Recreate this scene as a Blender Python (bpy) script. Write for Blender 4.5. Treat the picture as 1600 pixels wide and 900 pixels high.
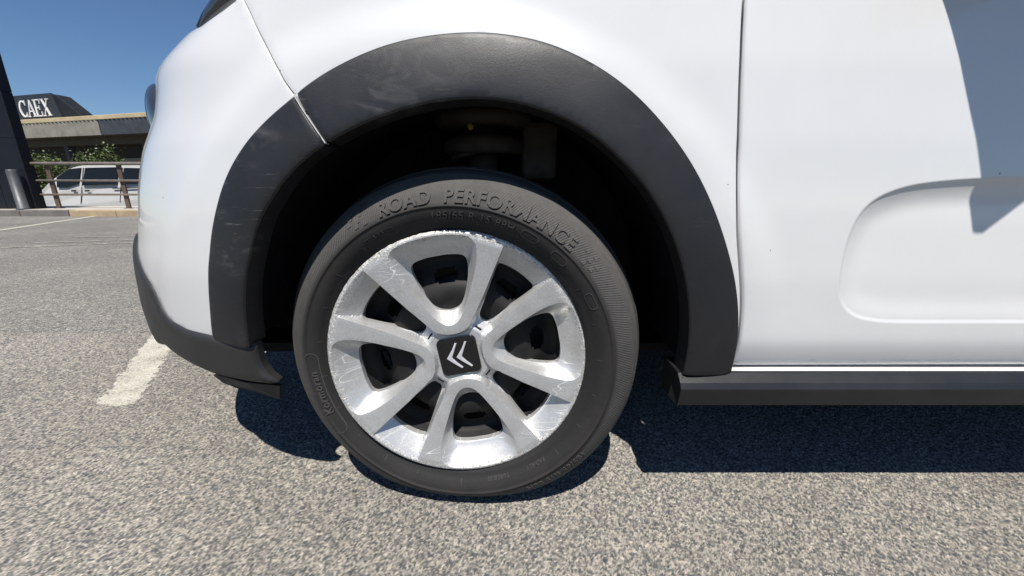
import bpy, bmesh, math, random
import numpy as np
from mathutils import Vector, Matrix
from mathutils.geometry import delaunay_2d_cdt

random.seed(7); RNG = np.random.default_rng(7)
SC = bpy.context.scene
for o in list(bpy.data.objects): bpy.data.objects.remove(o)
rad = math.radians

# ------------------------------------------------------------------ camera, sky, sun, exposure
F, PITCH, CAMH = 600.0, rad(14.8), 0.587          # focal length in photo pixels (1600 wide)
CP, SP = math.cos(PITCH), math.sin(PITCH)
cam = bpy.data.cameras.new('camera'); cam.lens = 36.0 * F / 1600.0; cam.sensor_width = 36.0
cam.clip_start = 0.02; cam.clip_end = 5000
camo = bpy.data.objects.new('camera', cam); SC.collection.objects.link(camo)
camo.location = (0, 0, CAMH); camo.rotation_euler = (math.pi / 2 - PITCH, 0, 0); SC.camera = camo

SUN_EL, SUN_AZ = rad(62.0), rad(-92.5)             # azimuth measured from +x; the sun is behind the camera
w = bpy.data.worlds.new('World'); SC.world = w; w.use_nodes = True
nt = w.node_tree; sky = nt.nodes.new('ShaderNodeTexSky'); sky.sky_type = 'NISHITA'; sky.sun_disc = False
sky.sun_elevation = SUN_EL; sky.sun_rotation = math.pi / 2 - SUN_AZ
sky.altitude = 0; sky.air_density = 1.0; sky.dust_density = 0.0; sky.ozone_density = 9.0
bg = nt.nodes['Background']; nt.links.new(sky.outputs[0], bg.inputs[0]); bg.inputs[1].default_value = 0.077
sd = bpy.data.lights.new('sun', 'SUN'); sd.energy = 5.0; sd.angle = rad(0.53); sd.color = (1.0, 0.955, 0.89)
so = bpy.data.objects.new('sun', sd); SC.collection.objects.link(so)
sv = Vector((math.cos(SUN_EL) * math.cos(SUN_AZ), math.cos(SUN_EL) * math.sin(SUN_AZ), math.sin(SUN_EL)))
so.location = sv * 50; so.rotation_euler = (-sv).to_track_quat('-Z', 'Y').to_euler()
vs = SC.view_settings; vs.view_transform = 'Standard'; vs.look = 'None'; vs.gamma = 1; vs.use_curve_mapping = False
vs.exposure = 0.25

# ------------------------------------------------------------------ pixels and rays
def ray(u, v):
    a, b = (u - 800) / F, (450 - v) / F
    return np.array([a, CP + b * SP, -SP + b * CP])
def on_y(u, v, y): r = ray(u, v); k = y / r[1]; return np.array([r[0] * k, y, CAMH + r[2] * k])
def on_z(u, v, z): r = ray(u, v); k = (z - CAMH) / r[2]; return np.array([r[0] * k, r[1] * k, z])
def project(P):
    d = P[..., 1] * CP - (P[..., 2] - CAMH) * SP; up = P[..., 1] * SP + (P[..., 2] - CAMH) * CP
    return np.stack([800 + F * P[..., 0] / d, 450 - F * up / d], -1)

# ------------------------------------------------------------------ object helpers
def link(o, parent=None):
    SC.collection.objects.link(o)
    if parent: o.parent = parent
    return o
def mesh_obj(name, verts, faces, mat, parent=None, smooth=True, mats=None, midx=None):
    me = bpy.data.meshes.new(name); me.from_pydata([tuple(map(float, v)) for v in verts], [], [tuple(map(int, f)) for f in faces]); me.validate()
    for m in (mats or [mat]): me.materials.append(m)
    if midx is not None: me.polygons.foreach_set('material_index', np.asarray(midx, dtype=np.int32))
    me.polygons.foreach_set('use_smooth', [smooth] * len(me.polygons)); me.update()
    return link(bpy.data.objects.new(name, me), parent)
def empty(name, loc=(0, 0, 0), rz=0):
    o = bpy.data.objects.new(name, None); o.location = loc; o.rotation_euler = (0, 0, rz); o.empty_display_size = .1
    return link(o)
def tag(o, label=None, cat=None, group=None, kind=None):
    if label: o['label'] = label
    if cat: o['category'] = cat
    if group: o['group'] = group
    if kind: o['kind'] = kind
    return o
def bm_obj(name, bm, mat, parent=None, smooth=False):
    me = bpy.data.meshes.new(name); bmesh.ops.recalc_face_normals(bm, faces=bm.faces[:]); bm.to_mesh(me); bm.free(); me.materials.append(mat)
    me.polygons.foreach_set('use_smooth', [smooth] * len(me.polygons))
    return link(bpy.data.objects.new(name, me), parent)
def box(name, a, b, mat, parent=None, bevel=0.0, rot=None, segs=2):
    bm = bmesh.new(); bmesh.ops.create_cube(bm, size=1)
    a, b = Vector(a), Vector(b)
    for v in bm.verts: v.co = Vector(((a.x + b.x) / 2 + v.co.x * (b.x - a.x), (a.y + b.y) / 2 + v.co.y * (b.y - a.y), (a.z + b.z) / 2 + v.co.z * (b.z - a.z)))
    if bevel: bmesh.ops.bevel(bm, geom=bm.edges[:], offset=bevel, segments=segs, affect='EDGES', profile=.5)
    if rot: bmesh.ops.transform(bm, matrix=rot, verts=bm.verts)
    return bm_obj(name, bm, mat, parent, smooth=False)
def prism(name, poly, axis_vec, mat, parent=None, bevel=0.0, smooth=False):
    """extrude a planar polygon (3D points) along axis_vec"""
    bm = bmesh.new(); vs_ = [bm.verts.new(p) for p in poly]; f = bm.faces.new(vs_)
    r = bmesh.ops.extrude_face_region(bm, geom=[f]); ev = [e for e in r['geom'] if isinstance(e, bmesh.types.BMVert)]
    bmesh.ops.translate(bm, vec=Vector(axis_vec), verts=ev)
    bmesh.ops.recalc_face_normals(bm, faces=bm.faces[:])
    if bevel: bmesh.ops.bevel(bm, geom=bm.edges[:], offset=bevel, segments=2, affect='EDGES', profile=.5)
    return bm_obj(name, bm, mat, parent, smooth)
def tube(name, pts, r, mat, parent=None, seg=10, cap=True):
    pts = [Vector(p) for p in pts]; V = []; Fc = []; n = len(pts)
    rs = r if hasattr(r, '__len__') else [r] * n
    for i, p in enumerate(pts):
        d = (pts[min(i + 1, n - 1)] - pts[max(i - 1, 0)]).normalized()
        a = d.orthogonal().normalized() if abs(d.z) > .95 else d.cross(Vector((0, 0, 1))).normalized(); b = d.cross(a)
        for k in range(seg):
            t = 2 * math.pi * k / seg; V.append(p + (a * math.cos(t) + b * math.sin(t)) * rs[i])
    for i in range(n - 1):
        for k in range(seg): Fc.append((i * seg + k, i * seg + (k + 1) % seg, (i + 1) * seg + (k + 1) % seg, (i + 1) * seg + k))
    if cap: Fc += [tuple(range(seg))[::-1], tuple((n - 1) * seg + k for k in range(seg))]
    return mesh_obj(name, V, Fc, mat, parent)
def lathe(name, prof, mat, parent=None, seg=96, skip=None, mats=None, mi=None, closed=False):
    """revolve (r, y) about the local y axis"""
    V = []; Fc = []; MI = []; n = len(prof)
    for k in range(seg):
        t = 2 * math.pi * k / seg
        for r, y in prof: V.append((r * math.cos(t), y, r * math.sin(t)))
    m = n if closed else n - 1
    for k in range(seg):
        for i in range(m):
            if skip and skip(i, k): continue
            j = (i + 1) % n
            Fc.append((k * n + i, ((k + 1) % seg) * n + i, ((k + 1) % seg) * n + j, k * n + j)); MI.append(mi(i) if mi else 0)
    return mesh_obj(name, V, Fc, mat, parent, mats=mats, midx=MI if mi else None)
def resample(P, step, closed=False):
    P = np.asarray(P, float); Q = np.vstack([P, P[:1]]) if closed else P
    d = np.r_[0, np.cumsum(np.hypot(*np.diff(Q, axis=0).T))]; n = max(2, int(round(d[-1] / step)) + 1)
    t = np.linspace(0, d[-1], n)
    R = np.stack([np.interp(t, d, Q[:, 0]), np.interp(t, d, Q[:, 1])], 1)
    return R[:-1] if closed else R
def spline(P, per=8):
    """Catmull-Rom through the points"""
    P = np.asarray(P, float); E = np.vstack([2 * P[0] - P[1], P, 2 * P[-1] - P[-2]]); out = []
    for i in range(1, len(E) - 2):
        p0, p1, p2, p3 = E[i - 1:i + 3]
        for k in range(per):
            t = k / per
            out.append(.5 * (2 * p1 + (p2 - p0) * t + (2 * p0 - 5 * p1 + 4 * p2 - p3) * t * t + (3 * p1 - p0 - 3 * p2 + p3) * t ** 3))
    out.append(E[-2]); return np.array(out)
def smooth_line(P, it=6):
    P = P.copy()
    for _ in range(it): P[1:-1] = .25 * P[:-2] + .5 * P[1:-1] + .25 * P[2:]
    return P
def seg_dist(Q, L, closed=True):
    A = np.asarray(L); B = np.roll(A, -1, 0) if closed else A[1:]
    if not closed: A = A[:-1]
    best = np.full(len(Q), 1e9)
    for a, b in zip(A, B):
        ab = b - a; t = np.clip(((Q - a) @ ab) / max(ab @ ab, 1e-18), 0, 1); dd = Q - a - t[:, None] * ab
        best = np.minimum(best, np.einsum('ij,ij->i', dd, dd))
    return np.sqrt(best)
def inside(Q, L):
    x, y = Q[:, 0], Q[:, 1]; c = np.zeros(len(Q), bool); n = len(L)
    for i in range(n):
        (x1, y1), (x2, y2) = L[i], L[i - 1]
        if y1 == y2: continue
        c ^= ((y1 > y) != (y2 > y)) & (x < (x2 - x1) * (y - y1) / (y2 - y1) + x1)
    return c
def area(L): L = np.asarray(L); return .5 * np.sum(L[:, 0] * np.roll(L[:, 1], -1) - np.roll(L[:, 0], -1) * L[:, 1])
def cdt_region(loop, holes, grid, rings=(), extra_lines=()):
    """triangulate the region inside loop and outside holes; returns pts, tris, dist-to-boundary"""
    loops = [np.asarray(loop)] + [np.asarray(h) for h in holes]
    lo, hi = loops[0].min(0), loops[0].max(0)
    gx = np.arange(lo[0], hi[0], grid); gy = np.arange(lo[1], hi[1], grid * .866)
    G = np.array([(x + (grid / 2 if j % 2 else 0), y) for j, y in enumerate(gy) for x in gx])
    G = G + RNG.uniform(-.04, .04, G.shape) * grid
    pts = [G]
    for L in loops:
        Lc = L if area(L) > 0 else L[::-1]
        tng = np.roll(Lc, -1, 0) - np.roll(Lc, 1, 0); tng /= np.linalg.norm(tng, axis=1)[:, None] + 1e-12
        nrm = np.stack([-tng[:, 1], tng[:, 0]], 1) * (1 if L is loops[0] else -1)
        for r in rings: pts.append(Lc + nrm * r)
    def dist_all(Q):
        d = np.full(len(Q), 1e9)
        for L in loops: d = np.minimum(d, seg_dist(Q, L))
        return d
    def ok(Q):
        m = inside(Q, loops[0])
        for h in loops[1:]: m &= ~inside(Q, h)
        return m
    rmax = max(rings) if rings else 0
    dG = dist_all(G); keep = [G[ok(G) & (dG > rmax + grid * .35)]]
    for R, r in zip(pts[1:], list(rings) * len(loops)):
        keep.append(R[ok(R) & (dist_all(R) > r * .9)])
    nl = [len(L) for L in loops]; V = np.vstack(loops); E = []; o = 0
    for n in nl: E += [(o + i, o + (i + 1) % n) for i in range(n)]; o += n
    for ln in extra_lines:
        ln = np.asarray(ln); b = len(V); V = np.vstack([V, ln]); E += [(b + i, b + i + 1) for i in range(len(ln) - 1)]
    if extra_lines:
        al = np.vstack(extra_lines)
        for i in range(len(keep)):
            if len(keep[i]) == 0: continue
            dm = np.full(len(keep[i]), 1e9)
            for ln in extra_lines: dm = np.minimum(dm, seg_dist(keep[i], ln, closed=False))
            keep[i] = keep[i][dm > grid * .4]
    V = np.vstack([V] + keep)
    r = delaunay_2d_cdt([Vector(p) for p in V], E, [], 0, 1e-7)
    ov = np.array([(p.x, p.y) for p in r[0]]); tri = []
    for f in r[2]:
        for k in range(1, len(f) - 1): tri.append((f[0], f[k], f[k + 1]))
    tri = np.array(tri); m = ok(ov[tri].mean(1)); tri = tri[m]
    return ov, tri, dist_all(ov)
def boundary_edges(tri):
    cnt = {}
    for a, b, c in tri:
        for e in ((a, b), (b, c), (c, a)): cnt[e] = cnt.get(e, 0) + 1
    return [e for e in cnt if (e[1], e[0]) not in cnt]

# ------------------------------------------------------------------ materials
class M:
    def __init__(s, name):
        s.m = bpy.data.materials.new(name); s.m.use_nodes = True; s.t = s.m.node_tree; s.b = s.t.nodes['Principled BSDF']; s._g = None
    def n(s, typ, **kw):
        nd = s.t.nodes.new(typ)
        for k, v in kw.items():
            if k.startswith('i_'): nd.inputs[k[2:].replace('_', ' ')].default_value = v
            else: setattr(nd, k, v)
        return nd
    def l(s, a, b): s.t.links.new(a, b)
    def set(s, **kw):
        for k, v in kw.items():
            i = s.b.inputs[k.replace('_', ' ')]; i.default_value = (tuple(v) + (1,))[:4] if hasattr(v, '__len__') and len(v) == 3 and i.type == 'RGBA' else v
        return s
    def pos(s, obj=False):
        return s.n('ShaderNodeTexCoord').outputs['Object'] if obj else s.n('ShaderNodeNewGeometry').outputs['Position']
    def noise(s, vec, scale, detail=4, rough=.55, dist=0):
        nd = s.n('ShaderNodeTexNoise'); nd.inputs['Scale'].default_value = scale; nd.inputs['Detail'].default_value = detail; nd.inputs['Roughness'].default_value = rough; nd.inputs['Distortion'].default_value = dist
        s.l(vec, nd.inputs['Vector']); return nd.outputs['Fac']
    def ramp(s, fac, stops, interp='LINEAR'):
        nd = s.n('ShaderNodeValToRGB'); nd.color_ramp.interpolation = interp; els = nd.color_ramp.elements
        while len(els) < len(stops): els.new(.5)
        for e, (p, c) in zip(els, stops): e.position = p; e.color = (c, c, c, 1) if not hasattr(c, '__len__') else tuple(c) + (1,)
        s.l(fac, nd.inputs[0]); return nd.outputs[0]
    def mix(s, fac, a, b, mode='MIX'):
        nd = s.n('ShaderNodeMix'); nd.data_type = 'RGBA'; nd.blend_type = mode
        for val, i in ((fac, 0), (a, 6), (b, 7)):
            if hasattr(val, 'is_linked') or isinstance(val, bpy.types.NodeSocket): s.l(val, nd.inputs[i])
            elif i == 0: nd.inputs[0].default_value = val
            else: nd.inputs[i].default_value = tuple(val) + (1,) if hasattr(val, '__len__') else (val, val, val, 1)
        return nd.outputs[2]
    def math(s, op, a, b=0.0, c=None):
        nd = s.n('ShaderNodeMath'); nd.operation = op
        for i, val in enumerate((a, b, c)):
            if val is None: continue
            if isinstance(val, bpy.types.NodeSocket): s.l(val, nd.inputs[i])
            else: nd.inputs[i].default_value = val
        return nd.outputs[0]
    def mapping(s, vec, scale=(1, 1, 1), rot=(0, 0, 0)):
        nd = s.n('ShaderNodeMapping'); nd.inputs['Scale'].default_value = scale; nd.inputs['Rotation'].default_value = rot; s.l(vec, nd.inputs[0]); return nd.outputs[0]
    def bump(s, h, strength=.3, dist=.01):
        nd = s.n('ShaderNodeBump'); nd.inputs['Strength'].default_value = strength; nd.inputs['Distance'].default_value = dist; s.l(h, nd.inputs['Height']); s.l(nd.outputs[0], s.b.inputs['Normal']); return nd
    def col(s, c): s.l(c, s.b.inputs['Base Color'])
    def rough(s, c): s.l(c, s.b.inputs['Roughness'])
def plain(name, c, rough=.5, metal=0., var=.0, vscale=3, coat=0., spec=.5):
    m = M(name); m.set(Base_Color=c, Roughness=rough, Metallic=metal, Coat_Weight=coat, Specular_IOR_Level=spec)
    if var:
        p = m.pos(); f = m.noise(p, vscale, 5, .6)
        m.col(m.ramp(f, [(.3, [k * (1 - var) for k in c]), (.7, [min(1, k * (1 + var)) for k in c])]))
        m.rough(m.ramp(f, [(.3, max(0, rough - .08)), (.7, min(1, rough + .08))]))
    return m.m

def mat_asphalt(near=False):
    m = M('asphalt_near' if near else 'asphalt'); m.set(Roughness=.95, Specular_IOR_Level=.2); m.b.inputs['Diffuse Roughness'].default_value = 1.0
    p = m.pos()
    wob = m.n('ShaderNodeTexNoise'); wob.inputs['Scale'].default_value = 120; m.l(p, wob.inputs['Vector'])
    off = m.n('ShaderNodeVectorMath'); off.operation = 'MULTIPLY_ADD'; m.l(wob.outputs['Color'], off.inputs[0]); off.inputs[1].default_value = (.008, .008, .008); m.l(p, off.inputs[2]); q = off.outputs[0]
    v1 = m.n('ShaderNodeTexVoronoi'); v1.inputs['Scale'].default_value = 135; m.l(q, v1.inputs['Vector'])
    v2 = m.n('ShaderNodeTexVoronoi'); v2.inputs['Scale'].default_value = 290; m.l(q, v2.inputs['Vector'])
    s1 = m.n('ShaderNodeSeparateColor'); m.l(v1.outputs['Color'], s1.inputs[0]); s2 = m.n('ShaderNodeSeparateColor'); m.l(v2.outputs['Color'], s2.inputs[0])
    if near: at_ = m.n('ShaderNodeAttribute'); at_.attribute_name = 'stone'; src = at_.outputs['Fac']
    else: src = s1.outputs[0]
    c1 = m.ramp(src, [(0, (.06, .065, .07)), (.22, (.10, .102, .102)), (.45, (.165, .157, .143)), (.7, (.25, .234, .205)), (.93, (.33, .307, .265)), (1, (.46, .435, .39))])
    c2 = m.ramp(s2.outputs[1], [(0, (.03, .032, .035)), (.4, (.125, .120, .112)), (.75, (.265, .247, .215)), (1, (.43, .40, .345))])
    sel = m.ramp(m.noise(p, 170, 3, .6), [(.42, 0), (.58, .0 if near else 1)])
    c = m.mix(sel, c1, c2)
    if near: c = m.mix(1.0, c, (1.04, 1.02, 1.0), 'MULTIPLY')
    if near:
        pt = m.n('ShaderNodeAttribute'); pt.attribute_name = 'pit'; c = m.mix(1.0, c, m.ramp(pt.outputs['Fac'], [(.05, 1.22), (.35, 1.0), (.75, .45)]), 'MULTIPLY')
    # bleached and darker patches of the old surface
    c = m.mix(1.0, c, m.ramp(m.noise(p, .9, 5, .6), [(.32, .90), (.68, 1.14)]), 'MULTIPLY')
    mott = m.ramp(m.noise(p, 55, 4, .7), [(.35, .80), (.65, 1.18)]); c = m.mix(1.0 if not near else .15, c, mott, 'MULTIPLY')
    big = m.ramp(m.noise(p, 1.3, 6, .6), [(.3, .95), (.7, 1.28)])
    far = m.ramp(m.noise(p, .25, 3, .5), [(.3, .9), (.7, 1.06)])
    stain = m.ramp(m.noise(p, 4.2, 5, .65), [(.60, 1), (.76, .72)])
    c = m.mix(1.0, c, big, 'MULTIPLY'); c = m.mix(1.0, c, far, 'MULTIPLY'); c = m.mix(1.0, c, stain, 'MULTIPLY'); m.col(c)
    h = m.math('ADD', m.math('MULTIPLY', v1.outputs['Distance'], -1.0), m.math('MULTIPLY', v2.outputs['Distance'], -.5))
    h2 = m.math('ADD', h, m.math('MULTIPLY', m.noise(p, 420, 2), .6))
    m.bump(h2 if not near else m.noise(p, 700, 3, .6), .75 if not near else .35, .004 if not near else .001); return m.m
def mat_roadpaint(wear=.45):
    m = M('road_paint'); m.set(Roughness=.8); p = m.pos()
    g = m.noise(p, 150, 4, .7); b = m.noise(p, 14, 4, .6)
    f = m.math('ADD', g, m.math('MULTIPLY', b, .5))
    holes = m.ramp(f, [(wear + .16, 0.), (wear + .24, 1.)])
    v = m.n('ShaderNodeTexVoronoi'); v.inputs['Scale'].default_value = 160; m.l(p, v.inputs['Vector'])
    under = m.ramp(v.outputs['Distance'], [(0, (.26, .24, .20)), (1, (.10, .10, .10))])
    m.col(m.mix(holes, under, m.ramp(b, [(.3, (.40, .375, .31)), (.7, (.56, .53, .45))]))); m.bump(m.math('ADD', m.math('MULTIPLY', v.outputs['Distance'], -1.), g), .6, .004); return m.m
def mat_white():
    m = M('white_car_paint'); m.set(Roughness=.32, Coat_Weight=1.0, Coat_Roughness=.06, Specular_IOR_Level=.4); p = m.pos()
    dust = m.noise(p, 6, 6, .65)
    c = m.ramp(dust, [(.35, (.705, .70, .685)), (.75, (.67, .665, .65))])
    v = m.n('ShaderNodeTexVoronoi'); v.inputs['Scale'].default_value = 26; m.l(p, v.inputs['Vector'])
    sp_ = m.n('ShaderNodeSeparateColor'); m.l(v.outputs['Color'], sp_.inputs[0])
    spot = m.math('MULTIPLY', m.math('LESS_THAN', v.outputs['Distance'], .034), m.math('GREATER_THAN', sp_.outputs[0], .8))
    c = m.mix(spot, c, (.12, .11, .10)); m.col(c)
    m.l(m.ramp(dust, [(.3, .04), (.7, .12)]), m.b.inputs['Coat Roughness']); return m.m
def mat_trim(name='black_plastic', base=(.0155, .0157, .0172), rough=.44, scuff=1.0):
    m = M(name); m.set(Specular_IOR_Level=.45); p = m.pos()
    grain = m.noise(p, 800, 2, .6)
    n2 = m.noise(p, 6.5, 4, .6); smoke = m.noise(m.mapping(p, (1, 1, 1.7), (0, rad(25), 0)), 15, 9, .68, 1.1)
    s = m.math('MULTIPLY', m.ramp(smoke, [(.50, 0), (.72, .75), (.8, 1)]), m.ramp(n2, [(.47, 0), (.60, 1)]))
    fine = m.noise(m.mapping(p, (14, 14, 190), (0, rad(-3), 0)), 1.5, 4, .7); s2 = m.math('MULTIPLY', m.ramp(fine, [(.60, 0), (.70, 1)]), m.ramp(m.noise(p, 9, 4, .6), [(.48, 0), (.62, 1)]))
    dv = m.n('ShaderNodeVectorMath'); dv.operation = 'DISTANCE'; m.l(p, dv.inputs[0]); dv.inputs[1].default_value = (-.33, .55, .645)
    loc_ = m.ramp(m.math('MULTIPLY', dv.outputs['Value'], 2.0), [(.25, 1), (.55, .35), (.75, .14)])
    s = m.math('MULTIPLY', m.math('MULTIPLY', m.math('MAXIMUM', m.math('MULTIPLY', s, .7), m.math('MULTIPLY', s2, .9)), loc_), .55 * scuff)
    m.col(m.mix(s, m.ramp(n2, [(.3, [k * .8 for k in base]), (.7, [k * 1.25 for k in base])]), (.25, .24, .235)))
    m.rough(m.ramp(m.noise(p, 14, 5, .6), [(.3, rough - .06), (.7, rough + .08)])); m.bump(grain, .28, .0009); return m.m
def radius_node(m, p):
    s = m.n('ShaderNodeSeparateXYZ'); m.l(p, s.inputs[0])
    return m.math('SQRT', m.math('ADD', m.math('POWER', s.outputs[0], 2), m.math('POWER', s.outputs[2], 2))), s
def mat_hubcap():
    m = M('silver_hubcap_paint'); p = m.pos(True); r, s = radius_node(m, p)
    fl = m.n('ShaderNodeTexVoronoi'); fl.inputs['Scale'].default_value = 1300; m.l(p, fl.inputs['Vector'])
    fs = m.n('ShaderNodeSeparateColor'); m.l(fl.outputs['Color'], fs.inputs[0])
    base = m.mix(m.ramp(fs.outputs[0], [(.0, 0), (1, 1)]), (.50, .50, .495), (.67, .67, .66))
    base = m.mix(m.math('GREATER_THAN', fs.outputs[1], .985), base, (.9, .9, .88))
    dirt = m.ramp(m.noise(p, 26, 6, .7), [(.45, 0), (.8, .45)]); base = m.mix(dirt, base, (.34, .31, .27))
    # fine scratches: thin level lines of stretched noise near the outer half
    scr = None
    for sc, rt in ((7, 20), (9, 75), (8, -40), (10, 110)):
        n_ = m.noise(m.mapping(p, (.6, .6, 3.2), (0, rad(rt), 0)), sc, 1, .4, .15)
        e = m.math('LESS_THAN', m.math('ABSOLUTE', m.math('SUBTRACT', n_, .5)), .0022)
        scr = e if scr is None else m.math('MAXIMUM', scr, e)
    zone = m.math('MULTIPLY', m.ramp(m.math('MULTIPLY', r, 4.5), [(.60, 0), (.86, 1)]), m.ramp(m.noise(p, 11, 2), [(.47, 0), (.56, 1)]))
    scr = m.math('MULTIPLY', scr, zone); base = m.mix(m.math('MULTIPLY', scr, .3), base, (.80, .80, .78))
    # kerb rash along the rim edge
    rash = m.math('MULTIPLY', m.ramp(m.math('MULTIPLY', r, 4.5), [(.93, 0), (.962, 1)]), m.ramp(m.noise(p, 140, 5, .75), [(.47, 0), (.55, 1)]))
    rash2 = m.math('MULTIPLY', m.ramp(m.math('MULTIPLY', r, 4.5), [(.80, 0), (.95, 1)]), m.ramp(m.noise(p, 60, 8, .8, .6), [(.64, 0), (.68, 1)]))
    base = m.mix(m.math('MULTIPLY', rash2, .7), base, (.12, .11, .10)); base = m.mix(rash, base, m.ramp(m.noise(p, 330, 3, .7), [(.38, (.10, .09, .08)), (.5, (.55, .52, .47)), (.66, (.85, .84, .80))]))
    m.col(base); any_ = m.math('MAXIMUM', rash, m.math('MAXIMUM', scr, rash2))
    m.l(m.ramp(any_, [(0, .5), (1, .05)]), m.b.inputs['Metallic']); m.rough(m.ramp(any_, [(0, .42), (1, .8)]))
    m.bump(m.math('SUBTRACT', m.math('MULTIPLY', fs.outputs[2], .05), m.math('MULTIPLY', any_, m.noise(p, 420, 3))), .5, .001)
    m.set(Coat_Weight=.35, Coat_Roughness=.15); return m.m
def mat_tyre(letter=False):
    m = M('lightened_tyre_letter' if letter else 'tyre_rubber'); m.set(Roughness=.72, Specular_IOR_Level=.35); p = m.pos(True); r, s = radius_node(m, p)
    ang = m.math('ARCTAN2', s.outputs[2], s.outputs[0])
    d1 = m.noise(p, 16, 7, .68); d2 = m.noise(p, 120, 4, .6)
    rr = m.math('MULTIPLY', r, 3.0)           # .22..31 -> .66..93
    band = m.ramp(rr, [(.70, .03), (.785, .10), (.80, .55), (.88, .85), (.915, 1.), (.93, .7)])
    du = m.math('MULTIPLY', band, m.ramp(m.math('ADD', m.math('MULTIPLY', d1, .7), m.math('MULTIPLY', d2, .3)), [(.3, .45), (.7, 1)]))
    c = m.mix(du, (.015, .0145, .0145), (.130, .123, .115))
    red = m.math('MULTIPLY', m.ramp(rr, [(.70, 0), (.74, 1), (.79, 1), (.81, .2)]), m.ramp(d1, [(.4, .1), (.75, .8)]))
    c = m.mix(red, c, (.034, .029, .026))
    if letter: c = m.mix(.55, c, (.085, .080, .074))  # raised letters lightened; the colour stands in for light on their edges
    m.col(c)
    ribs = m.math('SINE', m.math('ADD', m.math('MULTIPLY', ang, 420), m.math('MULTIPLY', r, 900)))
    rz = m.math('MULTIPLY', ribs, m.ramp(rr, [(.795, 0), (.80, 1), (.872, 1), (.878, 0)]))
    rings = m.math('MULTIPLY', m.math('SINE', m.math('MULTIPLY', r, 2600)), m.ramp(rr, [(.885, 0), (.89, 1), (.93, 1)]))
    m.bump(m.math('ADD', m.math('ADD', m.math('MULTIPLY', rz, .55), m.math('MULTIPLY', rings, .3)), m.math('MULTIPLY', d2, .9)), .55, .0008); return m.m

MT = {}
MT['asphalt'] = mat_asphalt(); MT['asphalt_near'] = mat_asphalt(True); MT['paint_near'] = mat_roadpaint(.43); MT['paint'] = mat_roadpaint(.40); MT['paint_worn'] = mat_roadpaint(.56)
MT['white'] = mat_white(); MT['trim'] = mat_trim(); MT['bumper_black'] = mat_trim('black_bumper_plastic', (.024, .0235, .023), .5, .25)
MT['sill'] = mat_trim('sill_plastic', (.014, .0142, .0155), .40, .6); MT['liner'] = plain('arch_liner_felt', (.020, .0195, .019), .9, var=.3, vscale=20, spec=.1)
MT['hubcap'] = mat_hubcap(); MT['tyre'] = mat_tyre(); MT['tyre_letter'] = mat_tyre(True); MT['steel'] = plain('black_steel_wheel', (.016, .0155, .015), .62, var=.4, vscale=30, spec=.25)
MT['gloss_black'] = plain('gloss_black_cap', (.008, .008, .009), .12, coat=.6); MT['chrome'] = plain('satin_chrome', (.72, .72, .74), .3, .35)
MT['plain_black'] = plain('dull_black', (.01, .01, .01), .7); MT['strut'] = plain('dirty_suspension', (.075, .064, .052), .8, var=.4, vscale=25)
MT['yellow'] = plain('yellow_paint_mark', (.42, .36, .04), .7); MT['disc'] = plain('worn_brake_steel', (.16, .14, .12), .45, .7, var=.3, vscale=40)
def mat_glass(name, c, rough=.05):
    m = M(name); m.set(Base_Color=c, Roughness=rough, Specular_IOR_Level=.6, Coat_Weight=1, Coat_Roughness=.02); return m.m
MT['dark_glass'] = mat_glass('tinted_glass', (.012, .014, .017)); MT['van_glass'] = plain('van_glass', (.010, .012, .013), .15, spec=.25); MT['lens'] = mat_glass('headlight_lens', (.03, .035, .042), .12)
MT['lens_bezel'] = plain('headlight_bezel', (.012, .013, .02), .25, coat=.5)

# ================================================================== THE SETTING
def sheet(name, pts, z, mat, kind='structure', parent=None):
    o = mesh_obj(name, [(x, y, z) for x, y in pts], [tuple(range(len(pts)))], mat, parent, smooth=False)
    if kind: tag(o, kind=kind)
    return o
KERB_Y = 8.0
g = sheet('car_park_ground', [(-400, -400), (400, -400), (400, KERB_Y), (-400, KERB_Y)], -.005, MT['asphalt'])
tag(g, 'sun-bleached grey asphalt of the car park')
BAY = np.array([(-1.145, .938), (-1.055, .962), (-2.63, 3.66), (-2.77, 3.58)])
def hash01(i, j, k):
    h = (i * 374761393 + j * 668265263 + k * 974634777) & 0x7fffffff; h = ((h ^ (h >> 13)) * 1274126177) & 0x7fffffff; return ((h ^ (h >> 16)) & 0xffff) / 65535.0
def stones(X, Y, cell):
    I = np.floor(X / cell).astype(np.int64); J = np.floor(Y / cell).astype(np.int64); best = np.full(X.shape, 1e9); idv = np.zeros(X.shape); hv = np.zeros(X.shape)
    for di in (-1, 0, 1):
        for dj in (-1, 0, 1):
            a, b = I + di, J + dj; px = (a + hash01(a, b, 1)) * cell; py = (b + hash01(a, b, 2)) * cell; d = np.hypot(X - px, Y - py) / cell; m = d < best
            best = np.where(m, d, best); idv = np.where(m, hash01(a, b, 3), idv); hv = np.where(m, hash01(a, b, 4), hv)
    return best, idv, hv
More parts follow.
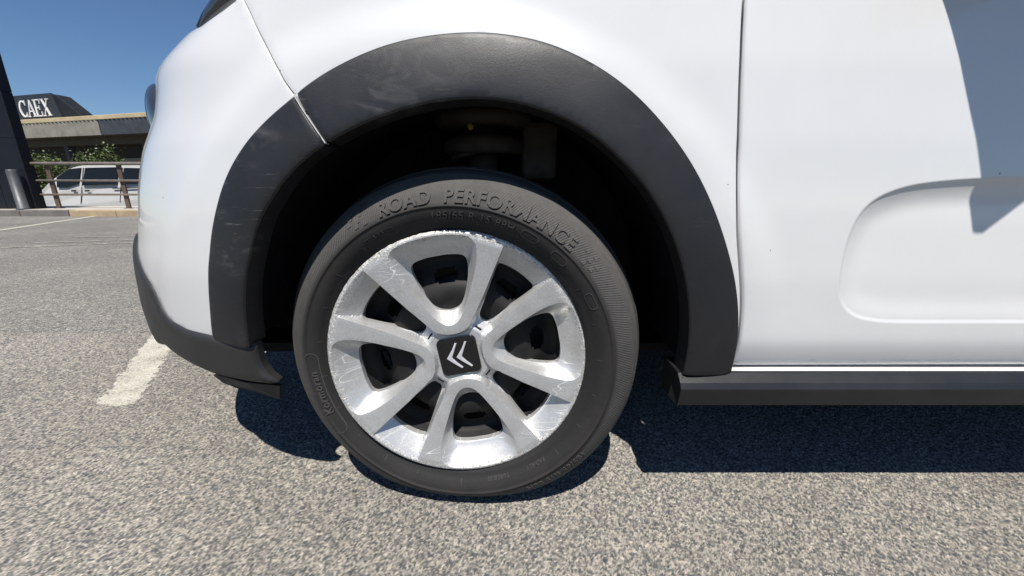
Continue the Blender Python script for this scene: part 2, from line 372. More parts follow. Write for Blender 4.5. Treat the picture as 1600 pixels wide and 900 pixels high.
def near_ground(x0, x1, y0, y1, st):
    nx, ny = int((x1 - x0) / st), int((y1 - y0) / st); X, Y = np.meshgrid(np.linspace(x0, x1, nx), np.linspace(y0, y1, ny))
    Xj = X + .0008 * np.sin(Y * 900 + X * 310) + RNG.uniform(-.0007, .0007, X.shape); Yj = Y + .0008 * np.sin(X * 1000 - Y * 400) + RNG.uniform(-.0007, .0007, X.shape)
    d1, id1, h1 = stones(Xj, Yj, .0045); d2, id2, h2 = stones(Xj + 3.1, Yj + 7.7, .0029)
    Z = .0018 * (h1 - .5) - .0022 * np.minimum(d1, .95) ** 2 + .0016 * (h2 - .5) - .0016 * np.minimum(d2, .95) ** 2 + .0012
    ed = np.minimum(np.minimum(X - x0, x1 - X), np.minimum(Y - y0, y1 - Y)); Z = np.where(ed < .02, Z * ed / .02 - .004 * (1 - ed / .02), Z)
    co = np.stack([X.ravel(), Y.ravel(), np.minimum(Z, .0018).ravel()], 1).astype(np.float32)
    idx = np.arange(nx * ny).reshape(ny, nx); q = np.stack([idx[:-1, :-1], idx[:-1, 1:], idx[1:, 1:], idx[1:, :-1]], -1).reshape(-1, 4)
    me = bpy.data.meshes.new('near_asphalt'); me.vertices.add(len(co)); me.vertices.foreach_set('co', co.ravel()); me.loops.add(q.size); me.loops.foreach_set('vertex_index', q.ravel().astype(np.int32))
    me.polygons.add(len(q)); me.polygons.foreach_set('loop_start', (np.arange(len(q)) * 4).astype(np.int32)); me.polygons.foreach_set('loop_total', np.full(len(q), 4, np.int32))
    at = me.attributes.new('stone', 'FLOAT', 'POINT'); at.data.foreach_set('value', np.where(h2 > .30, id2, id1).ravel().astype(np.float32))
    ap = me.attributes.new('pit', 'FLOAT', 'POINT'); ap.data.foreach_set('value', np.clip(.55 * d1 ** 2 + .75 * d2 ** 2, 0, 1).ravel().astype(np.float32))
    C = co[q].mean(1)[:, :2]; _, e1, e2 = stones(C[:, 0], C[:, 1], .011); _, e3, e4 = stones(C[:, 0] + 1.7, C[:, 1], .028); C = C + np.stack([.012 * (e1 - .5) + .012 * (e3 - .5), .012 * (e2 - .5) + .016 * (e4 - .5)], 1); inb = inside(C, BAY)
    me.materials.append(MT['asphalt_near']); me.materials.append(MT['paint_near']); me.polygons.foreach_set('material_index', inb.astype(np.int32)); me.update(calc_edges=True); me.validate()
    return tag(link(bpy.data.objects.new('near_asphalt', me), g), kind='stuff')
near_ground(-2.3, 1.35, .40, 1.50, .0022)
MT['lower'] = plain('lower_asphalt', (.13, .125, .115), .95, var=.15, vscale=.6)
g2 = sheet('lower_road_ground', [(-3000, 9.6), (3000, 9.6), (3000, 3000), (-3000, 3000)], -.65, MT['lower']); tag(g2, 'lower road surface beyond the railing')
MT['kerb_dark'] = plain('kerb_concrete_dark', (.17, .155, .14), .9, var=.25, vscale=5); MT['kerb_tan'] = plain('kerb_concrete_tan', (.40, .30, .185), .9, var=.22, vscale=6)
MT['paving'] = plain('pale_paving', (.52, .475, .40), .9, var=.10, vscale=3); MT['wall'] = plain('rendered_wall', (.35, .33, .30), .9, var=.15)
pv = box('pavement', (-400, KERB_Y + .16, -.02), (400, 9.6, .125), MT['paving']); tag(pv, 'pale concrete pavement behind the kerb', kind='structure')
box('retaining_wall', (-400, 9.44, -.7), (400, 9.59, .10), MT['wall'], pv)
kb = tag(empty('kerb', (0, KERB_Y, 0)), 'low kerb of long concrete blocks along the pavement', kind='structure')
x = -16.0; i = 0
while x < -3:
    L = 1.0 + random.uniform(-.03, .03); a = x
    mt = MT['kerb_dark'] if x < -9.9 else MT['kerb_tan']
    b_ = box('kerb_block', (a, random.uniform(-.006, .006), -.05), (a + L - .012, .158, .118 + random.uniform(-.004, .004)), mt, kb, bevel=.012)
    x += L; i += 1
# painted bay lines on the ground
def strip(name, a, b, wid, mat, label, cat='road marking', group=None, z=-.001):
    a, b = np.array(a), np.array(b); d = (b - a) / np.linalg.norm(b - a); n = np.array([-d[1], d[0]]) * wid / 2
    o = sheet(name, [tuple(a - n), tuple(b - n), tuple(b + n), tuple(a + n)], z, mat, None)
    return tag(o, label, cat, group, kind='structure')
_d = (BAY[3] - BAY[0]) / np.linalg.norm(BAY[3] - BAY[0]); _k = .49 / _d[1]
o = sheet('bay_line', [tuple(BAY[0] + _d * _k), tuple(BAY[1] + _d * (_k - .02)), tuple(BAY[2]), tuple(BAY[3])], .001, MT['paint'], 'structure'); tag(o, 'worn white bay line ending beside the black front bumper', 'road marking')
strip('bay_line', on_z(-160, 383, 0)[:2], on_z(148, 337.5, 0)[:2], .10, MT['paint'], 'long white bay line running up to the kerb')
for k, (a, b, lab) in enumerate([((-200, 394.5), (330, 374.2), 'nearest of the three worn white stripes across the car park'),
                                 ((52, 379.2), (330, 370.6), 'middle of the three worn white stripes across the car park'),
                                 ((118, 370.5), (330, 366.6), 'farthest of the three worn white stripes across the car park')]):
    strip('worn_stripe', on_z(a[0], a[1], 0)[:2], on_z(b[0], b[1], 0)[:2], .055, MT['paint_worn'], lab, group='worn stripes across the car park')

# ================================================================== THE WHITE CAR
YC = .567 + .87                                    # centre plane of the car
WX, WZ = -.093, .300                               # front wheel centre
XS, XE = -.28, 2.62
_n = 2.5; _t = np.linspace(0, math.pi / 2, 1200); _X = np.sin(_t) ** (2 / _n); _Y = 1 - np.cos(_t) ** (2 / _n)
_arc = np.r_[0, np.cumsum(np.hypot(.6 * np.diff(_X), .87 * np.diff(_Y)))]; ARC = _arc[-1]
_arcr = np.r_[0, np.cumsum(np.hypot(.40 * np.diff(_X), .87 * np.diff(_Y)))]; ARCR = _arcr[-1]
_az = np.array([.12, .209, .224, .246, .277, .313, .366, .431, .469, .493, .532, .578, .621, .647, .673, .697, .735, .762, .776, .795, .813, .84, .88, .95])
_aa = np.array([.42, .483, .536, .587, .627, .643, .645, .637, .628, .616, .603, .588, .568, .552, .530, .509, .492, .488, .470, .430, .388, .352, .30, .22])
_zz = np.linspace(.1, 1.0, 901); _av = np.interp(_zz, _az, _aa); _k = np.exp(-.5 * (np.arange(-60, 61) / 6.) ** 2); _k /= _k.sum()
_av = np.convolve(np.pad(_av, 60, 'edge'), _k, 'valid')
_yz = np.array([.10, .20, .25, .30, .36, .45, .55, .65, .75, .85, .92, 1.0]); _yy = np.array([.60, .580, .574, .571, .5675, .565, .566, .569, .576, .588, .603, .64])
_yv = np.convolve(np.pad(np.interp(_zz, _yz, _yy), 60, 'edge'), _k, 'valid')
def sstep(t): t = np.clip(t, 0, 1); return t * t * (3 - 2 * t)
def body(s, z):
    """skin of the left body side: arc length s along the plan outline, height z"""
    s = np.asarray(s, float); z = np.asarray(z, float)
    q = np.clip(XS - s, 0, ARC); X = np.interp(q, _arc, _X); Y = np.interp(q, _arc, _Y); A = np.interp(z, _zz, _av)
    q2 = np.clip(s - XE, 0, ARCR); X2 = np.interp(q2, _arcr, _X); Y2 = np.interp(q2, _arcr, _Y)
    x = np.where(s < XS, XS - A * X, np.where(s > XE, XE + .40 * X2, s))
    y = np.interp(z, _zz, _yv) + (YC - .567) * (Y + Y2)
    rho = np.hypot(np.where(s < XS, s, x) - WX, z - WZ)
    y = y - .006 * (1 - sstep((rho - .475) / .06)) * sstep((z - .26) / .25)
    rho2 = np.hypot(x - (WX + 2.54), z - WZ); y = y - .020 * (1 - sstep((rho2 - .45) / .085))
    return np.stack([x, y, z], -1)
def body_n(s, z):
    e = 2e-3; a = body(s + e, z) - body(s - e, z); b = body(s, z + e) - body(s, z - e); n = np.cross(a, b)
    n /= np.linalg.norm(n, axis=-1, keepdims=True) + 1e-12; return n      # outwards, towards the camera side (-y)
def body_off(s, z, o): return body(s, z) + body_n(s, z) * np.asarray(o)[..., None]
_S, _Z = np.meshgrid(np.arange(-1.0, 1.4, .008), np.arange(.15, .95, .008)); _S = _S.ravel(); _Z = _Z.ravel()
_PX = project(body(_S, _Z)); _N = body_n(_S, _Z); _Pb = body(_S, _Z) - np.array([0, 0, CAMH])
_front = np.einsum('ij,ij->i', _N, _Pb) < -.004
_S, _Z, _PX = _S[_front], _Z[_front], _PX[_front]
def sz(u, v, off=0.0):
    i = np.argmin((_PX[:, 0] - u) ** 2 + (_PX[:, 1] - v) ** 2); s, z = _S[i], _Z[i]; bs, bz = s, z; be = 1e9
    for _ in range(8):
        p = project(body_off(s, z, off)); e = np.array([u, v]) - p; en = np.hypot(*e)
        if en < be: be, bs, bz = en, s, z
        if en < .02: break
        h = 1e-3; J = np.stack([(project(body_off(s + h, z, off)) - p) / h, (project(body_off(s, z + h, off)) - p) / h], 1)
        try: d = np.linalg.solve(J, e)
        except Exception: break
        k = min(1, .03 / (np.hypot(*d) + 1e-9)); s += d[0] * k; z += d[1] * k
    return (bs, bz)
def szl(pts, off=0.0): return np.array([sz(u, v, off) for u, v in pts])

CAR = tag(empty('parked_car', (WX, .6, 0)), 'white hatchback with black wheel arch trim parked on the asphalt', 'car')
def to_car(P): return P - np.array([WX, .6, 0])
def panel(name, loop, mat, off=0.0, grid=.012, rings=(.0015, .004), roll=.004, skirt=.02, dfun=None, mirror=None, step=.008, parent=CAR, lines=()):
    loop = resample(loop, step, True)
    pts, tri, d = cdt_region(loop, [], grid, rings, lines)
    o = off + (dfun(pts, d) if dfun else 0.0)
    o = o - np.where(d < roll, roll - np.sqrt(np.clip(roll ** 2 - (roll - d) ** 2, 0, None)), 0) if roll else o + 0 * d
    P = body_off(pts[:, 0], pts[:, 1], o)
    c = P[tri]; n = np.cross(c[:, 1] - c[:, 0], c[:, 2] - c[:, 0]); flip = np.einsum('ij,ij->i', n, body_n(*pts[tri].mean(1).T)) < 0
    tri[flip] = tri[flip][:, ::-1]
    V = list(to_car(P)); Fc = [tuple(t) for t in tri]; N = len(V)
    if skirt:
        be = boundary_edges(tri); inner = to_car(P - body_n(pts[:, 0], pts[:, 1]) * skirt); mp = {}
        for a, b in be:
            for q in (a, b):
                if q not in mp: mp[q] = (len(V), len(V) + 1); V += [V[q], inner[q]]
            Fc.append((mp[b][0], mp[a][0], mp[a][1], mp[b][1]))
    if mirror:
        V2 = [np.array([v[0], 2 * (YC - .6) - v[1], v[2]]) for v in V]; F2 = [f[::-1] for f in Fc]
        if mirror == 'join':
            nv = len(V); V = V + V2; Fc = Fc + [tuple(i + nv for i in f) for f in F2]
        else: mesh_obj(name, V2, F2, mat, parent)
    return mesh_obj(name, V, Fc, mat, parent)

# ---- traced outlines (photo pixels) carried onto the skin
OFT = .007
outer_px = [(330, 532), (325, 490), (322, 440), (323, 405), (327, 362), (337, 315), (350, 275), (370, 238), (394, 206), (424, 176), (459, 147),
            (500, 115), (550, 88), (600, 68), (650, 55.5), (700, 49), (742, 47), (790, 50), (850, 62), (900, 82), (950, 110), (1000, 150), (1050, 206), (1090, 266),
            (1120, 330), (1142, 398), (1153.5, 455), (1156.5, 500), (1153, 548), (1143, 588)]
inner_px = [(388, 546), (382, 500), (381, 460), (385, 420), (391, 393), (401, 352), (419, 318), (444, 281), (476, 248), (512, 222),
            (545, 203), (580, 187), (620, 173), (670, 160), (720, 154), (768, 154), (820, 163), (870, 180), (920, 206), (970, 249), (1010, 294), (1040, 344),
            (1060, 393), (1072, 440), (1078, 492), (1076, 545), (1068, 588)]
outer = smooth_line(resample(spline(szl(outer_px, OFT * .7)), .006), 10); inner = smooth_line(resample(spline(szl(inner_px, OFT * 1.4)), .006), 10)
jo, ji = np.array(sz(459, 147, OFT)), np.array(sz(512, 222, OFT))
ko = np.argmin(np.hypot(*(outer - jo).T)); ki = np.argmin(np.hypot(*(inner - ji).T))
def trim_d(pts, d):
    a = seg_dist(pts, inner, False); b = seg_dist(pts, outer, False); t = a / (a + b + 1e-9)
    return .004 - .008 * t ** 1.6 - .002 * (1 - t) ** 6
gap = .0009
def shift(L, to, k): v = to - L; return L + v / np.linalg.norm(v, axis=1)[:, None] * k
jd = (ji - jo) / np.linalg.norm(ji - jo); jn = np.array([jd[1], -jd[0]]); jn = jn if jn[0] < 0 else -jn      # joint normal, towards the nose
jo2, ji2 = outer[ko], inner[ki]
front_trim = np.vstack([outer[:ko - 2], [jo2 + jn * .0013], [ji2 + jn * .0013], inner[:ki - 2][::-1]]); main_trim = np.vstack([outer[ko + 3:], inner[ki + 3:][::-1], [ji2 - jn * .0013], [jo2 - jn * .0013]])
panel('wheel_arch_trim', front_trim, MT['trim'], OFT, .008, (.001, .003), .003, .035, trim_d)['label'] = 'scuffed front piece of the black arch trim'
panel('wheel_arch_trim', main_trim, MT['trim'], OFT, .008, (.001, .003), .003, .035, trim_d)['label'] = 'long black arch trim over the wheel with pale scuffs'
ctr = np.array([[WX, WZ]])
under = shift(outer, ctr, .010)                    # painted panels run under the trim
seam_px = [(380, -1), (395, 30), (412, 65), (430, 100), (445, 128), (459, 147)]
seam = spline(szl(seam_px)); seam = np.vstack([[seam[0] + (seam[0] - seam[6]) / np.linalg.norm(seam[0] - seam[6]) * .06], seam, jo[None], (jo + (ji - jo) * .12)[None]])
seam_f = seam + np.array([gap, 0]); seam_b = seam - np.array([gap, 0])
door_px = [(1163, 0), (1160, 60), (1157.5, 120), (1155, 200), (1153, 300), (1153.5, 360), (1157, 420), (1159, 470), (1157, 510), (1151.5, 550), (1146, 578)]
dseam = spline(szl(door_px)); dtop = np.array([[dseam[0, 0] + .012, .90], [dseam[0, 0] + .02, .955]])[::-1]
dl = np.vstack([dtop, dseam])
# front wing
fz = .93
wing = np.vstack([seam_f[0:1] + [[.0, .0]], seam_f[1:], under[(ko + 2):][under[(ko + 2):, 1] > .27], dl[::-1][3:] - np.array([.0022, 0]), [[.30, fz + .025], [.1, fz], [-.1, fz - .01], [-.25, fz - .03]]])
panel('front_wing', wing, MT['white'], 0, .012, (.0007, .0016), .0016, mirror='copy')
# bumper skin
bot_px = [(241, 452), (256, 486), (271, 505), (294, 518), (329.5, 527)]
bot = szl(bot_px); top = szl([(369, 0), (350, 15), (330, 29), (314, 41)])
SF = XS - ARC
def sil_s(z):
    s = np.arange(XS, SF, -.004); P = body(s, np.full_like(s, z)); return s[np.argmin(project(P)[:, 0])]
s77, s50 = sil_s(.77), sil_s(.49)
bump_top = np.vstack([top, [[sil_s(.80) - .02, .803], [s77 - .02, .772], [s77 - .10, .764], [-1.0, .755], [SF, .75]]])
bump_bot = np.vstack([[[SF, .50], [-1.0, .50], [s50 - .12, .50], [s50 - .03, .495], [s50 + .015, .472]], bot])
trb = under[:ko - 1]; trb = trb[trb[:, 1] > bot[-1, 1]]
bloop = np.vstack([bump_bot, trb, seam_b[::-1], bump_top])
panel('front_bumper', bloop, MT['white'], 0, .011, (.0007, .0016), .0016, mirror='join')
panel('bumper_flange', np.array([jo2 + jn * .0007, jo2 - jn * .0004, ji2 - jn * .0004, ji2 + jn * .0007]), MT['white'], OFT + .0025, .01, (), 0, .01, step=.003)
# black lower bumper, proud of the painted skin
low_px = [(252, 537), (279, 560), (309, 577), (339, 590), (384, 599.5), (431, 605)]
lowb = szl(low_px, .006); edge_px = [(431, 605), (415, 592), (403, 577), (396, 556), (391, 540)]
lowe = szl(edge_px, .006)
llo = np.vstack([[[SF, .235], [-1.0, .235], [sil_s(.26) - .08, .238]], lowb, lowe[1:], shift(bump_bot, np.array([[-.6, 2.0]]), .006)[::-1]])
def low_d(pts, d): return .006 - .02 * sstep(1 - (pts[:, 1] - .20) / .09) * .6
panel('lower_bumper', llo, MT['bumper_black'], .0, .011, (.002, .006, .011), .011, .012, low_d, mirror='join')
# air deflector under the bumper corner
fl = np.array([on_y(u, v, yy) for u, v, yy in [(333, 586, .69), (348, 598, .675), (392, 615, .64), (437, 624, .615), (437, 603, .612), (384, 598, .64), (340, 586, .68)]])
prism('air_deflector', [tuple(p) for p in to_car(fl)], (.003, .008, 0), MT['bumper_black'], CAR)

# ---- front door with the scooped panel
rec_px = [(1640, 276), (1600, 277), (1530, 279), (1460, 284.5), (1412, 293), (1372, 309), (1345, 333), (1327, 368), (1316, 408), (1311, 448), (1316, 475), (1334, 493), (1366, 501.5), (1420, 504), (1600, 504), (1640, 504)]
rec = spline(szl(rec_px), 6); zt, zb = rec[:, 1].max(), rec[:, 1].min()
rec = np.vstack([rec, [[1.22, zb], [1.27, zb + .03], [1.28, (zt + zb) / 2], [1.26, zt - .02], [1.2, zt]]])
def door_d(pts, d):
    m = inside(pts, rec); di = seg_dist(pts, rec) * m; h = np.clip((pts[:, 1] - zb) / (zt - zb), 0, 1)
    tt = np.clip(di / .034, 0, 1); topw = 1 - (1 - tt) ** 1.7; inn = .0095 * (h ** .8) * topw + .0025 * sstep(di / .04) + .0013 * np.clip(di / .0024, 0, 1)
    lower = .012 * np.clip((.352 - pts[:, 1]) / .055, 0, 1.2) ** 1.6
    return -inn - lower
bx = sz(1146, 577); ddl = np.vstack([dl[:-1], [bx]]) + np.array([.0022, 0])
zl = bx[1]
door = np.vstack([ddl, [[.7, zl + .001], [1.38, zl + .002], [1.40, .6], [1.395, .95]], [[.9, .962]]])
rec = resample(rec, .004, True); _c = rec if area(rec) > 0 else rec[::-1]; _tg = np.roll(_c, -2, 0) - np.roll(_c, 2, 0); _tg /= np.linalg.norm(_tg, axis=1)[:, None]; _nr = np.stack([-_tg[:, 1], _tg[:, 0]], 1)
rin_l = [_c + _nr * k for k in (-.0025, 0, .0024, .006, .0105, .016)]
panel('front_door', door, MT['white'], 0, .009, (.0015, .004), .004, .018, door_d, mirror='copy', lines=[np.vstack([q, q[:1]]) for q in rin_l])
# rear door, rear quarter, back end
arch_r = np.array([[WX + 2.54 + .455 * math.cos(a), WZ + .455 * math.sin(a)] for a in np.linspace(math.pi * .99, .02, 40)])
rd = np.vstack([[[1.405, .95], [1.408, .6], [1.388, zl + .002], [WX + 2.54 - .47, zl + .003]], arch_r[:12] - [.008, 0], [[2.30, .80], [2.27, .96]]])
panel('rear_door', rd, MT['white'], 0, .02, mirror='copy')
rq = np.vstack([[[2.278, .96], [2.308, .80]], arch_r[11:] , [[2.95, .30], [XE + ARCR, .30], [XE + ARCR, .95]]])
panel('rear_quarter', rq, MT['white'], 0, .025, mirror='copy')
ar_o = np.array([[WX + 2.54 + .462 * math.cos(a), WZ + .462 * math.sin(a)] for a in np.linspace(math.pi * 1.01, -.01, 60)]); ar_i = np.array([[WX + 2.54 + .385 * math.cos(a), WZ + .385 * math.sin(a)] for a in np.linspace(math.pi * 1.01, -.01, 60)])
panel('rear_arch_trim', np.vstack([ar_o, ar_i[::-1]]), MT['trim'], .008, .015, mirror='copy')
# painted rocker ledge and black sill (profiles run along the car)
def run_profile(name, prof, x0, x1, mat, n=24, mirror=True):
    V = []; Fc = []; m = len(prof)
    for i in range(n + 1):
        xx = x0 + (x1 - x0) * i / n
        for y, z in prof: V.append((xx - WX, y - .6, z))
    for i in range(n):
        for j in range(m - 1): Fc.append((i * m + j, (i + 1) * m + j, (i + 1) * m + j + 1, i * m + j + 1))
    Fc += [tuple(range(m)), tuple(n * m + j for j in range(m))[::-1]]
    o = mesh_obj(name, V, Fc, mat, CAR)
    if mirror: mesh_obj(name, [(v[0], 2 * (YC - .6) - v[1], v[2]) for v in V], [f[::-1] for f in Fc], mat, CAR)
    return o
yl = float(body(.7, zl)[1]) + .008; print('door bottom', zl, yl, 'wing xmax', wing[:, 0].max())
run_profile('rocker_ledge', [(yl + .03, zl - .003), (yl + .004, zl - .003), (yl - .003, zl - .0042), (yl - .0045, zl - .0062), (yl - .004, zl - .012), (yl + .03, zl - .03)], bx[0] - .004, 1.95, MT['white'])
zs = zl
sill_prof = [(yl + .05, zs - .004), (yl - .005, zs - .0052), (yl - .0085, zs - .0062), (yl - .0215, zs - .0175), (yl - .0262, zs - .0262), (yl - .0265, zs - .0280), (yl - .0215, zs - .052), (yl - .0195, zs - .0585), (yl - .016, zs - .0605), (yl + .05, zs - .063)]
sx = on_y(1058, 634, yl - .02)[0]
o = run_profile('sill_trim', sill_prof, sx, 1.97, MT['sill']); o.data.set_sharp_from_angle(angle=rad(18))
# the chamfered nose of the sill
nose_px = [(1058, 634), (1043, 618), (1055, 577), (1069, 588)]
nz = [on_y(1058, 634, yl - .0195), on_y(1043, 618, yl + .008), on_y(1055, 580, yl + .012), on_y(1066, 590, yl - .016)]
prism('sill_end_cap', [tuple(to_car(p)) for p in nz], (.010, .006, 0), MT['sill'], CAR)

# ---- black skin closing the gaps, its colour standing in for their shade; floor, arch liner
back = [[-.30, .93], [-.30, .86]]
inn = np.vstack([shift(outer, ctr, -.02)[::1], [[.36, .27], [.50, .27], [1.9, .27], [1.9, .93], [-.30, .93]]])
panel('gap_shade_skin', np.vstack([shift(outer, ctr, -.015)[(ko - 4):], [[.40, .262], [.6, .275], [1.9, .275], [1.95, .92], [.3, .92], [-.25, .88]]]), MT['plain_black'], -.036, .03, (), 0, 0, mirror='copy')
bi = np.vstack([[[SF, .26], [-.95, .26], [-.62, .30]], [[-.55, .33]], shift(outer, ctr, -.012)[2:ko + 3], [[-.36, .80], [-.45, .80], [-.60, .76], [-.95, .74], [SF, .74]]])
panel('gap_shade_skin', bi, MT['plain_black'], -.036, .03, (), 0, 0, mirror='copy')
Li = smooth_line(inner, 10); Pi = body_off(Li[:, 0], Li[:, 1], np.full(len(Li), OFT - .002)); npr = []
for dy, dr in ((0, .0), (.012, .004), (.03, .010), (.034, .016), (.10, .022), (.22, .03), (.36, .03)):
    d2 = Pi[:, [0, 2]] - np.array([WX, WZ]); d2 /= np.linalg.norm(d2, axis=1)[:, None]
    Q = Pi.copy(); yb = np.minimum(Pi[:, 1], .60) if dy < .02 else Pi[:, 1]; Q[:, 0] += d2[:, 0] * dr; Q[:, 2] += d2[:, 1] * dr; Q[:, 1] = Pi[:, 1] + (dy if dy < .05 else 0)
    if dy >= .05: Q[:, 1] = np.maximum(.58 + dy, Pi[:, 1] + .05)
    npr.append(to_car(Q))
nl = len(Pi); V = np.vstack(npr); Fc = [(a * nl + i, (a + 1) * nl + i, (a + 1) * nl + i + 1, a * nl + i + 1) for a in range(len(npr) - 1) for i in range(nl - 1)]
mesh_obj('wheel_arch_liner', V, Fc, MT['liner'], CAR); mesh_obj('wheel_arch_liner', [(v[0], 2 * (YC - .6) - v[1], v[2]) for v in V], [f[::-1] for f in Fc], MT['liner'], CAR)
def cbox(name, a, b, mat, bevel=0): return box(name, tuple(to_car(np.array(a, float))), tuple(to_car(np.array(b, float))), mat, CAR, bevel)
cbox('engine_bay_wall', (-.62, .94, .2), (.40, 1.93, .80), MT['liner']); cbox('floor_pan', (.38, .64, .235), (2.05, 2.23, .262), MT['liner'])
cbox('floor_pan', (-.66, .84, .21), (.38, 2.03, .232), MT['liner']); cbox('boot_floor', (2.05, .80, .25), (2.9, 2.07, .30), MT['liner'])
# ---- suspension seen above the tyre
tube('suspension_strut', [to_car(np.array(p)) for p in [(-.06, .84, .28), (-.06, .86, .72)]], .032, MT['strut'], CAR, 14)
for zc, rr_, hh in ((.655, .085, .018), (.705, .10, .016)):
    ob = lathe('spring_seat', [(.02, 0), (rr_ * .9, -.006), (rr_, 0), (rr_, hh), (rr_ * .8, hh + .01), (.02, hh + .012)], MT['strut'], CAR, 28); ob.rotation_euler = (math.pi / 2, 0, 0); ob.location = to_car(np.array((-.055, .845, zc)))
coil = [(-.055 + .066 * math.cos(t), .845 + .066 * math.sin(t), .60 + .012 * t) for t in np.linspace(0, 9, 60)]
tube('coil_spring', [to_car(np.array(p)) for p in coil], .007, MT['strut'], CAR, 8)
cbox('strut_bracket', (.02, .80, .60), (.09, .93, .71), MT['strut'], .012)
ym = on_y(735, 198, .755); tube('paint_mark', [to_car(ym), to_car(ym + np.array([0, .006, 0]))], .0055, MT['yellow'], CAR, 12)

# ---- lamps at the front corner
hl = [(-.545, .676, .818), (-.52, .655, .835), (-.485, .642, .857), (-.45, .635, .880), (-.41, .632, .903), (-.36, .635, .922)]
hl = [on_y(u, v, y) for u, v, y in [(311, 44, .680), (322, 30, .672), (337, 14, .666), (355, -4, .66), (376, -24, .655), (400, -48, .652)]]
V = []; Fc = []; ns = 14
for i, p in enumerate(hl):
    wd = [.002, .010, .017, .023, .028, .026][i]
    for k in range(ns):
        t = 2 * math.pi * k / ns; V.append(to_car(p + np.array([-.55 * wd * math.cos(t), .9 * wd + 1.4 * wd * math.sin(t), .8 * wd * math.cos(t)])))
for i in range(len(hl) - 1):
    for k in range(ns): Fc.append((i * ns + k, i * ns + (k + 1) % ns, (i + 1) * ns + (k + 1) % ns, (i + 1) * ns + k))
Fc += [tuple(range(ns)), tuple((len(hl) - 1) * ns + k for k in range(ns))[::-1]]
o = mesh_obj('headlight', V, Fc, MT['lens'], CAR); o['label'] = 'slim dark daytime lamp on the bumper shoulder'
tube('bezel', [to_car(p + np.array([-.6 * w_, .6 * w_, .75 * w_])) - 0 for p, w_ in zip(hl, [.002, .010, .017, .023, .028, .026])], .0035, MT['lens_bezel'], o, 8)
sl = sil_s(.705); fs_ = body(sl - .055, .705); fn = body_n(np.array([sl - .055]), np.array([.705]))[0]; ft = np.cross(fn, [0, 0, 1.]); ft /= np.linalg.norm(ft)
bm = bmesh.new(); bmesh.ops.create_uvsphere(bm, u_segments=28, v_segments=18, radius=1)
for v in bm.verts:
    p = fs_ - fn * .016 + ft * (v.co.x * .075) + fn * (v.co.y * .028) + np.array([0, 0, 1]) * (v.co.z * .060); v.co = Vector(to_car(p))
o = bm_obj('headlight', bm, MT['lens'], CAR, True); o['label'] = 'rounded glassy lamp unit bulging from the front corner'

# ---- upper body, outside the picture but casting its shadow
def grid_surf(name, rows, mat, mirror=False):
    V = [tuple(to_car(np.array(p))) for r in rows for p in r]; m = len(rows[0])
    Fc = [(i * m + j, i * m + j + 1, (i + 1) * m + j + 1, (i + 1) * m + j) for i in range(len(rows) - 1) for j in range(m - 1)]
    o = mesh_obj(name, V, Fc, mat, CAR)
    if mirror: mesh_obj(name, [(v[0], 2 * (YC - .6) - v[1], v[2]) for v in V], [f[::-1] for f in Fc], mat, CAR)
    return o
def crown(y, h): t = (y - YC) / .85; return h * (1 - t * t)
brow = []
for i in range(40):
    q = i / 39; sb = .36 + (SF - .36) * q; zb_ = float(np.interp(sb, [SF, -1.0, s77 - .05, -.55, -.40, -.25, .36], [.745, .75, .76, .79, .84, .895, .945])); B = body(sb, zb_)
    B = B + np.array([.01 * (q > .5), .006, -.004]); S_ = np.array([.25 + (-.70 - .25) * q ** .8, YC, np.interp(q, [0, .5, .8, 1], [1.02, .97, .90, .75])]); brow.append([B + (S_ - B) * t + np.array([0, 0, .035 * math.sin(math.pi * t) * (1 - q)]) for t in np.linspace(0, 1, 14)])
grid_surf('bonnet', brow, MT['white'], True)
yw = np.linspace(.66, 2 * YC - .66, 16)
def inset(y, k): return YC + (y - YC) * k
grid_surf('windscreen', [[(x - .10 * (1 - ((y - YC) / .85) ** 2), inset(y, k), z) for y in yw] for x, k, z in ((.40, 1, .985), (.62, .965, 1.12), (.85, .92, 1.27), (1.10, .86, 1.40))], MT['dark_glass'])
grid_surf('roof', [[(x, inset(y, .86 * k), z + crown(y, .05)) for y in yw] for x, k, z in ((1.08, 1, 1.395), (1.3, 1.01, 1.43), (1.8, 1.0, 1.44), (2.3, .97, 1.42), (2.72, .92, 1.36))], MT['white'])
grid_surf('tailgate', [[(x, inset(y, k), z + crown(y, .03)) for y in yw] for x, k, z in ((2.70, .80, 1.37), (2.86, .9, 1.15), (2.97, .98, .95), (3.0, .98, .6), (2.98, .98, .35))], MT['white'])
def side_y(z): return .622 + (z - .95) * .30
sg = lambda pts: [(x, side_y(z), z) for x, z in pts]
for nm, pl in (('front_side_window', [(.58, .985), (1.36, .98), (1.36, 1.36), (1.12, 1.36), (.84, 1.20)]), ('rear_side_window', [(1.44, .98), (2.18, 1.0), (2.34, 1.22), (2.2, 1.34), (1.44, 1.36)])):
    for mir in (0, 1):
        P = [to_car(np.array(p)) for p in sg(pl)]
        if mir: P = [np.array([p[0], 2 * (YC - .6) - p[1], p[2]]) for p in P]
        prism(nm, [tuple(p) for p in P], (0, .006 if not mir else -.006, 0), MT['dark_glass'], CAR)
fr = [(.30, .955), (1.4, .955), (2.3, .96), (2.95, .96), (2.72, 1.37), (1.1, 1.405)]
for mir in (0, 1):
    P = [to_car(np.array((x, side_y(z) + .012, z))) for x, z in fr]
    if mir: P = [np.array([p[0], 2 * (YC - .6) - p[1], p[2]]) for p in P]
    prism('side_frame', [tuple(p) for p in P], (0, .02 if not mir else -.02, 0), MT['white'], CAR)
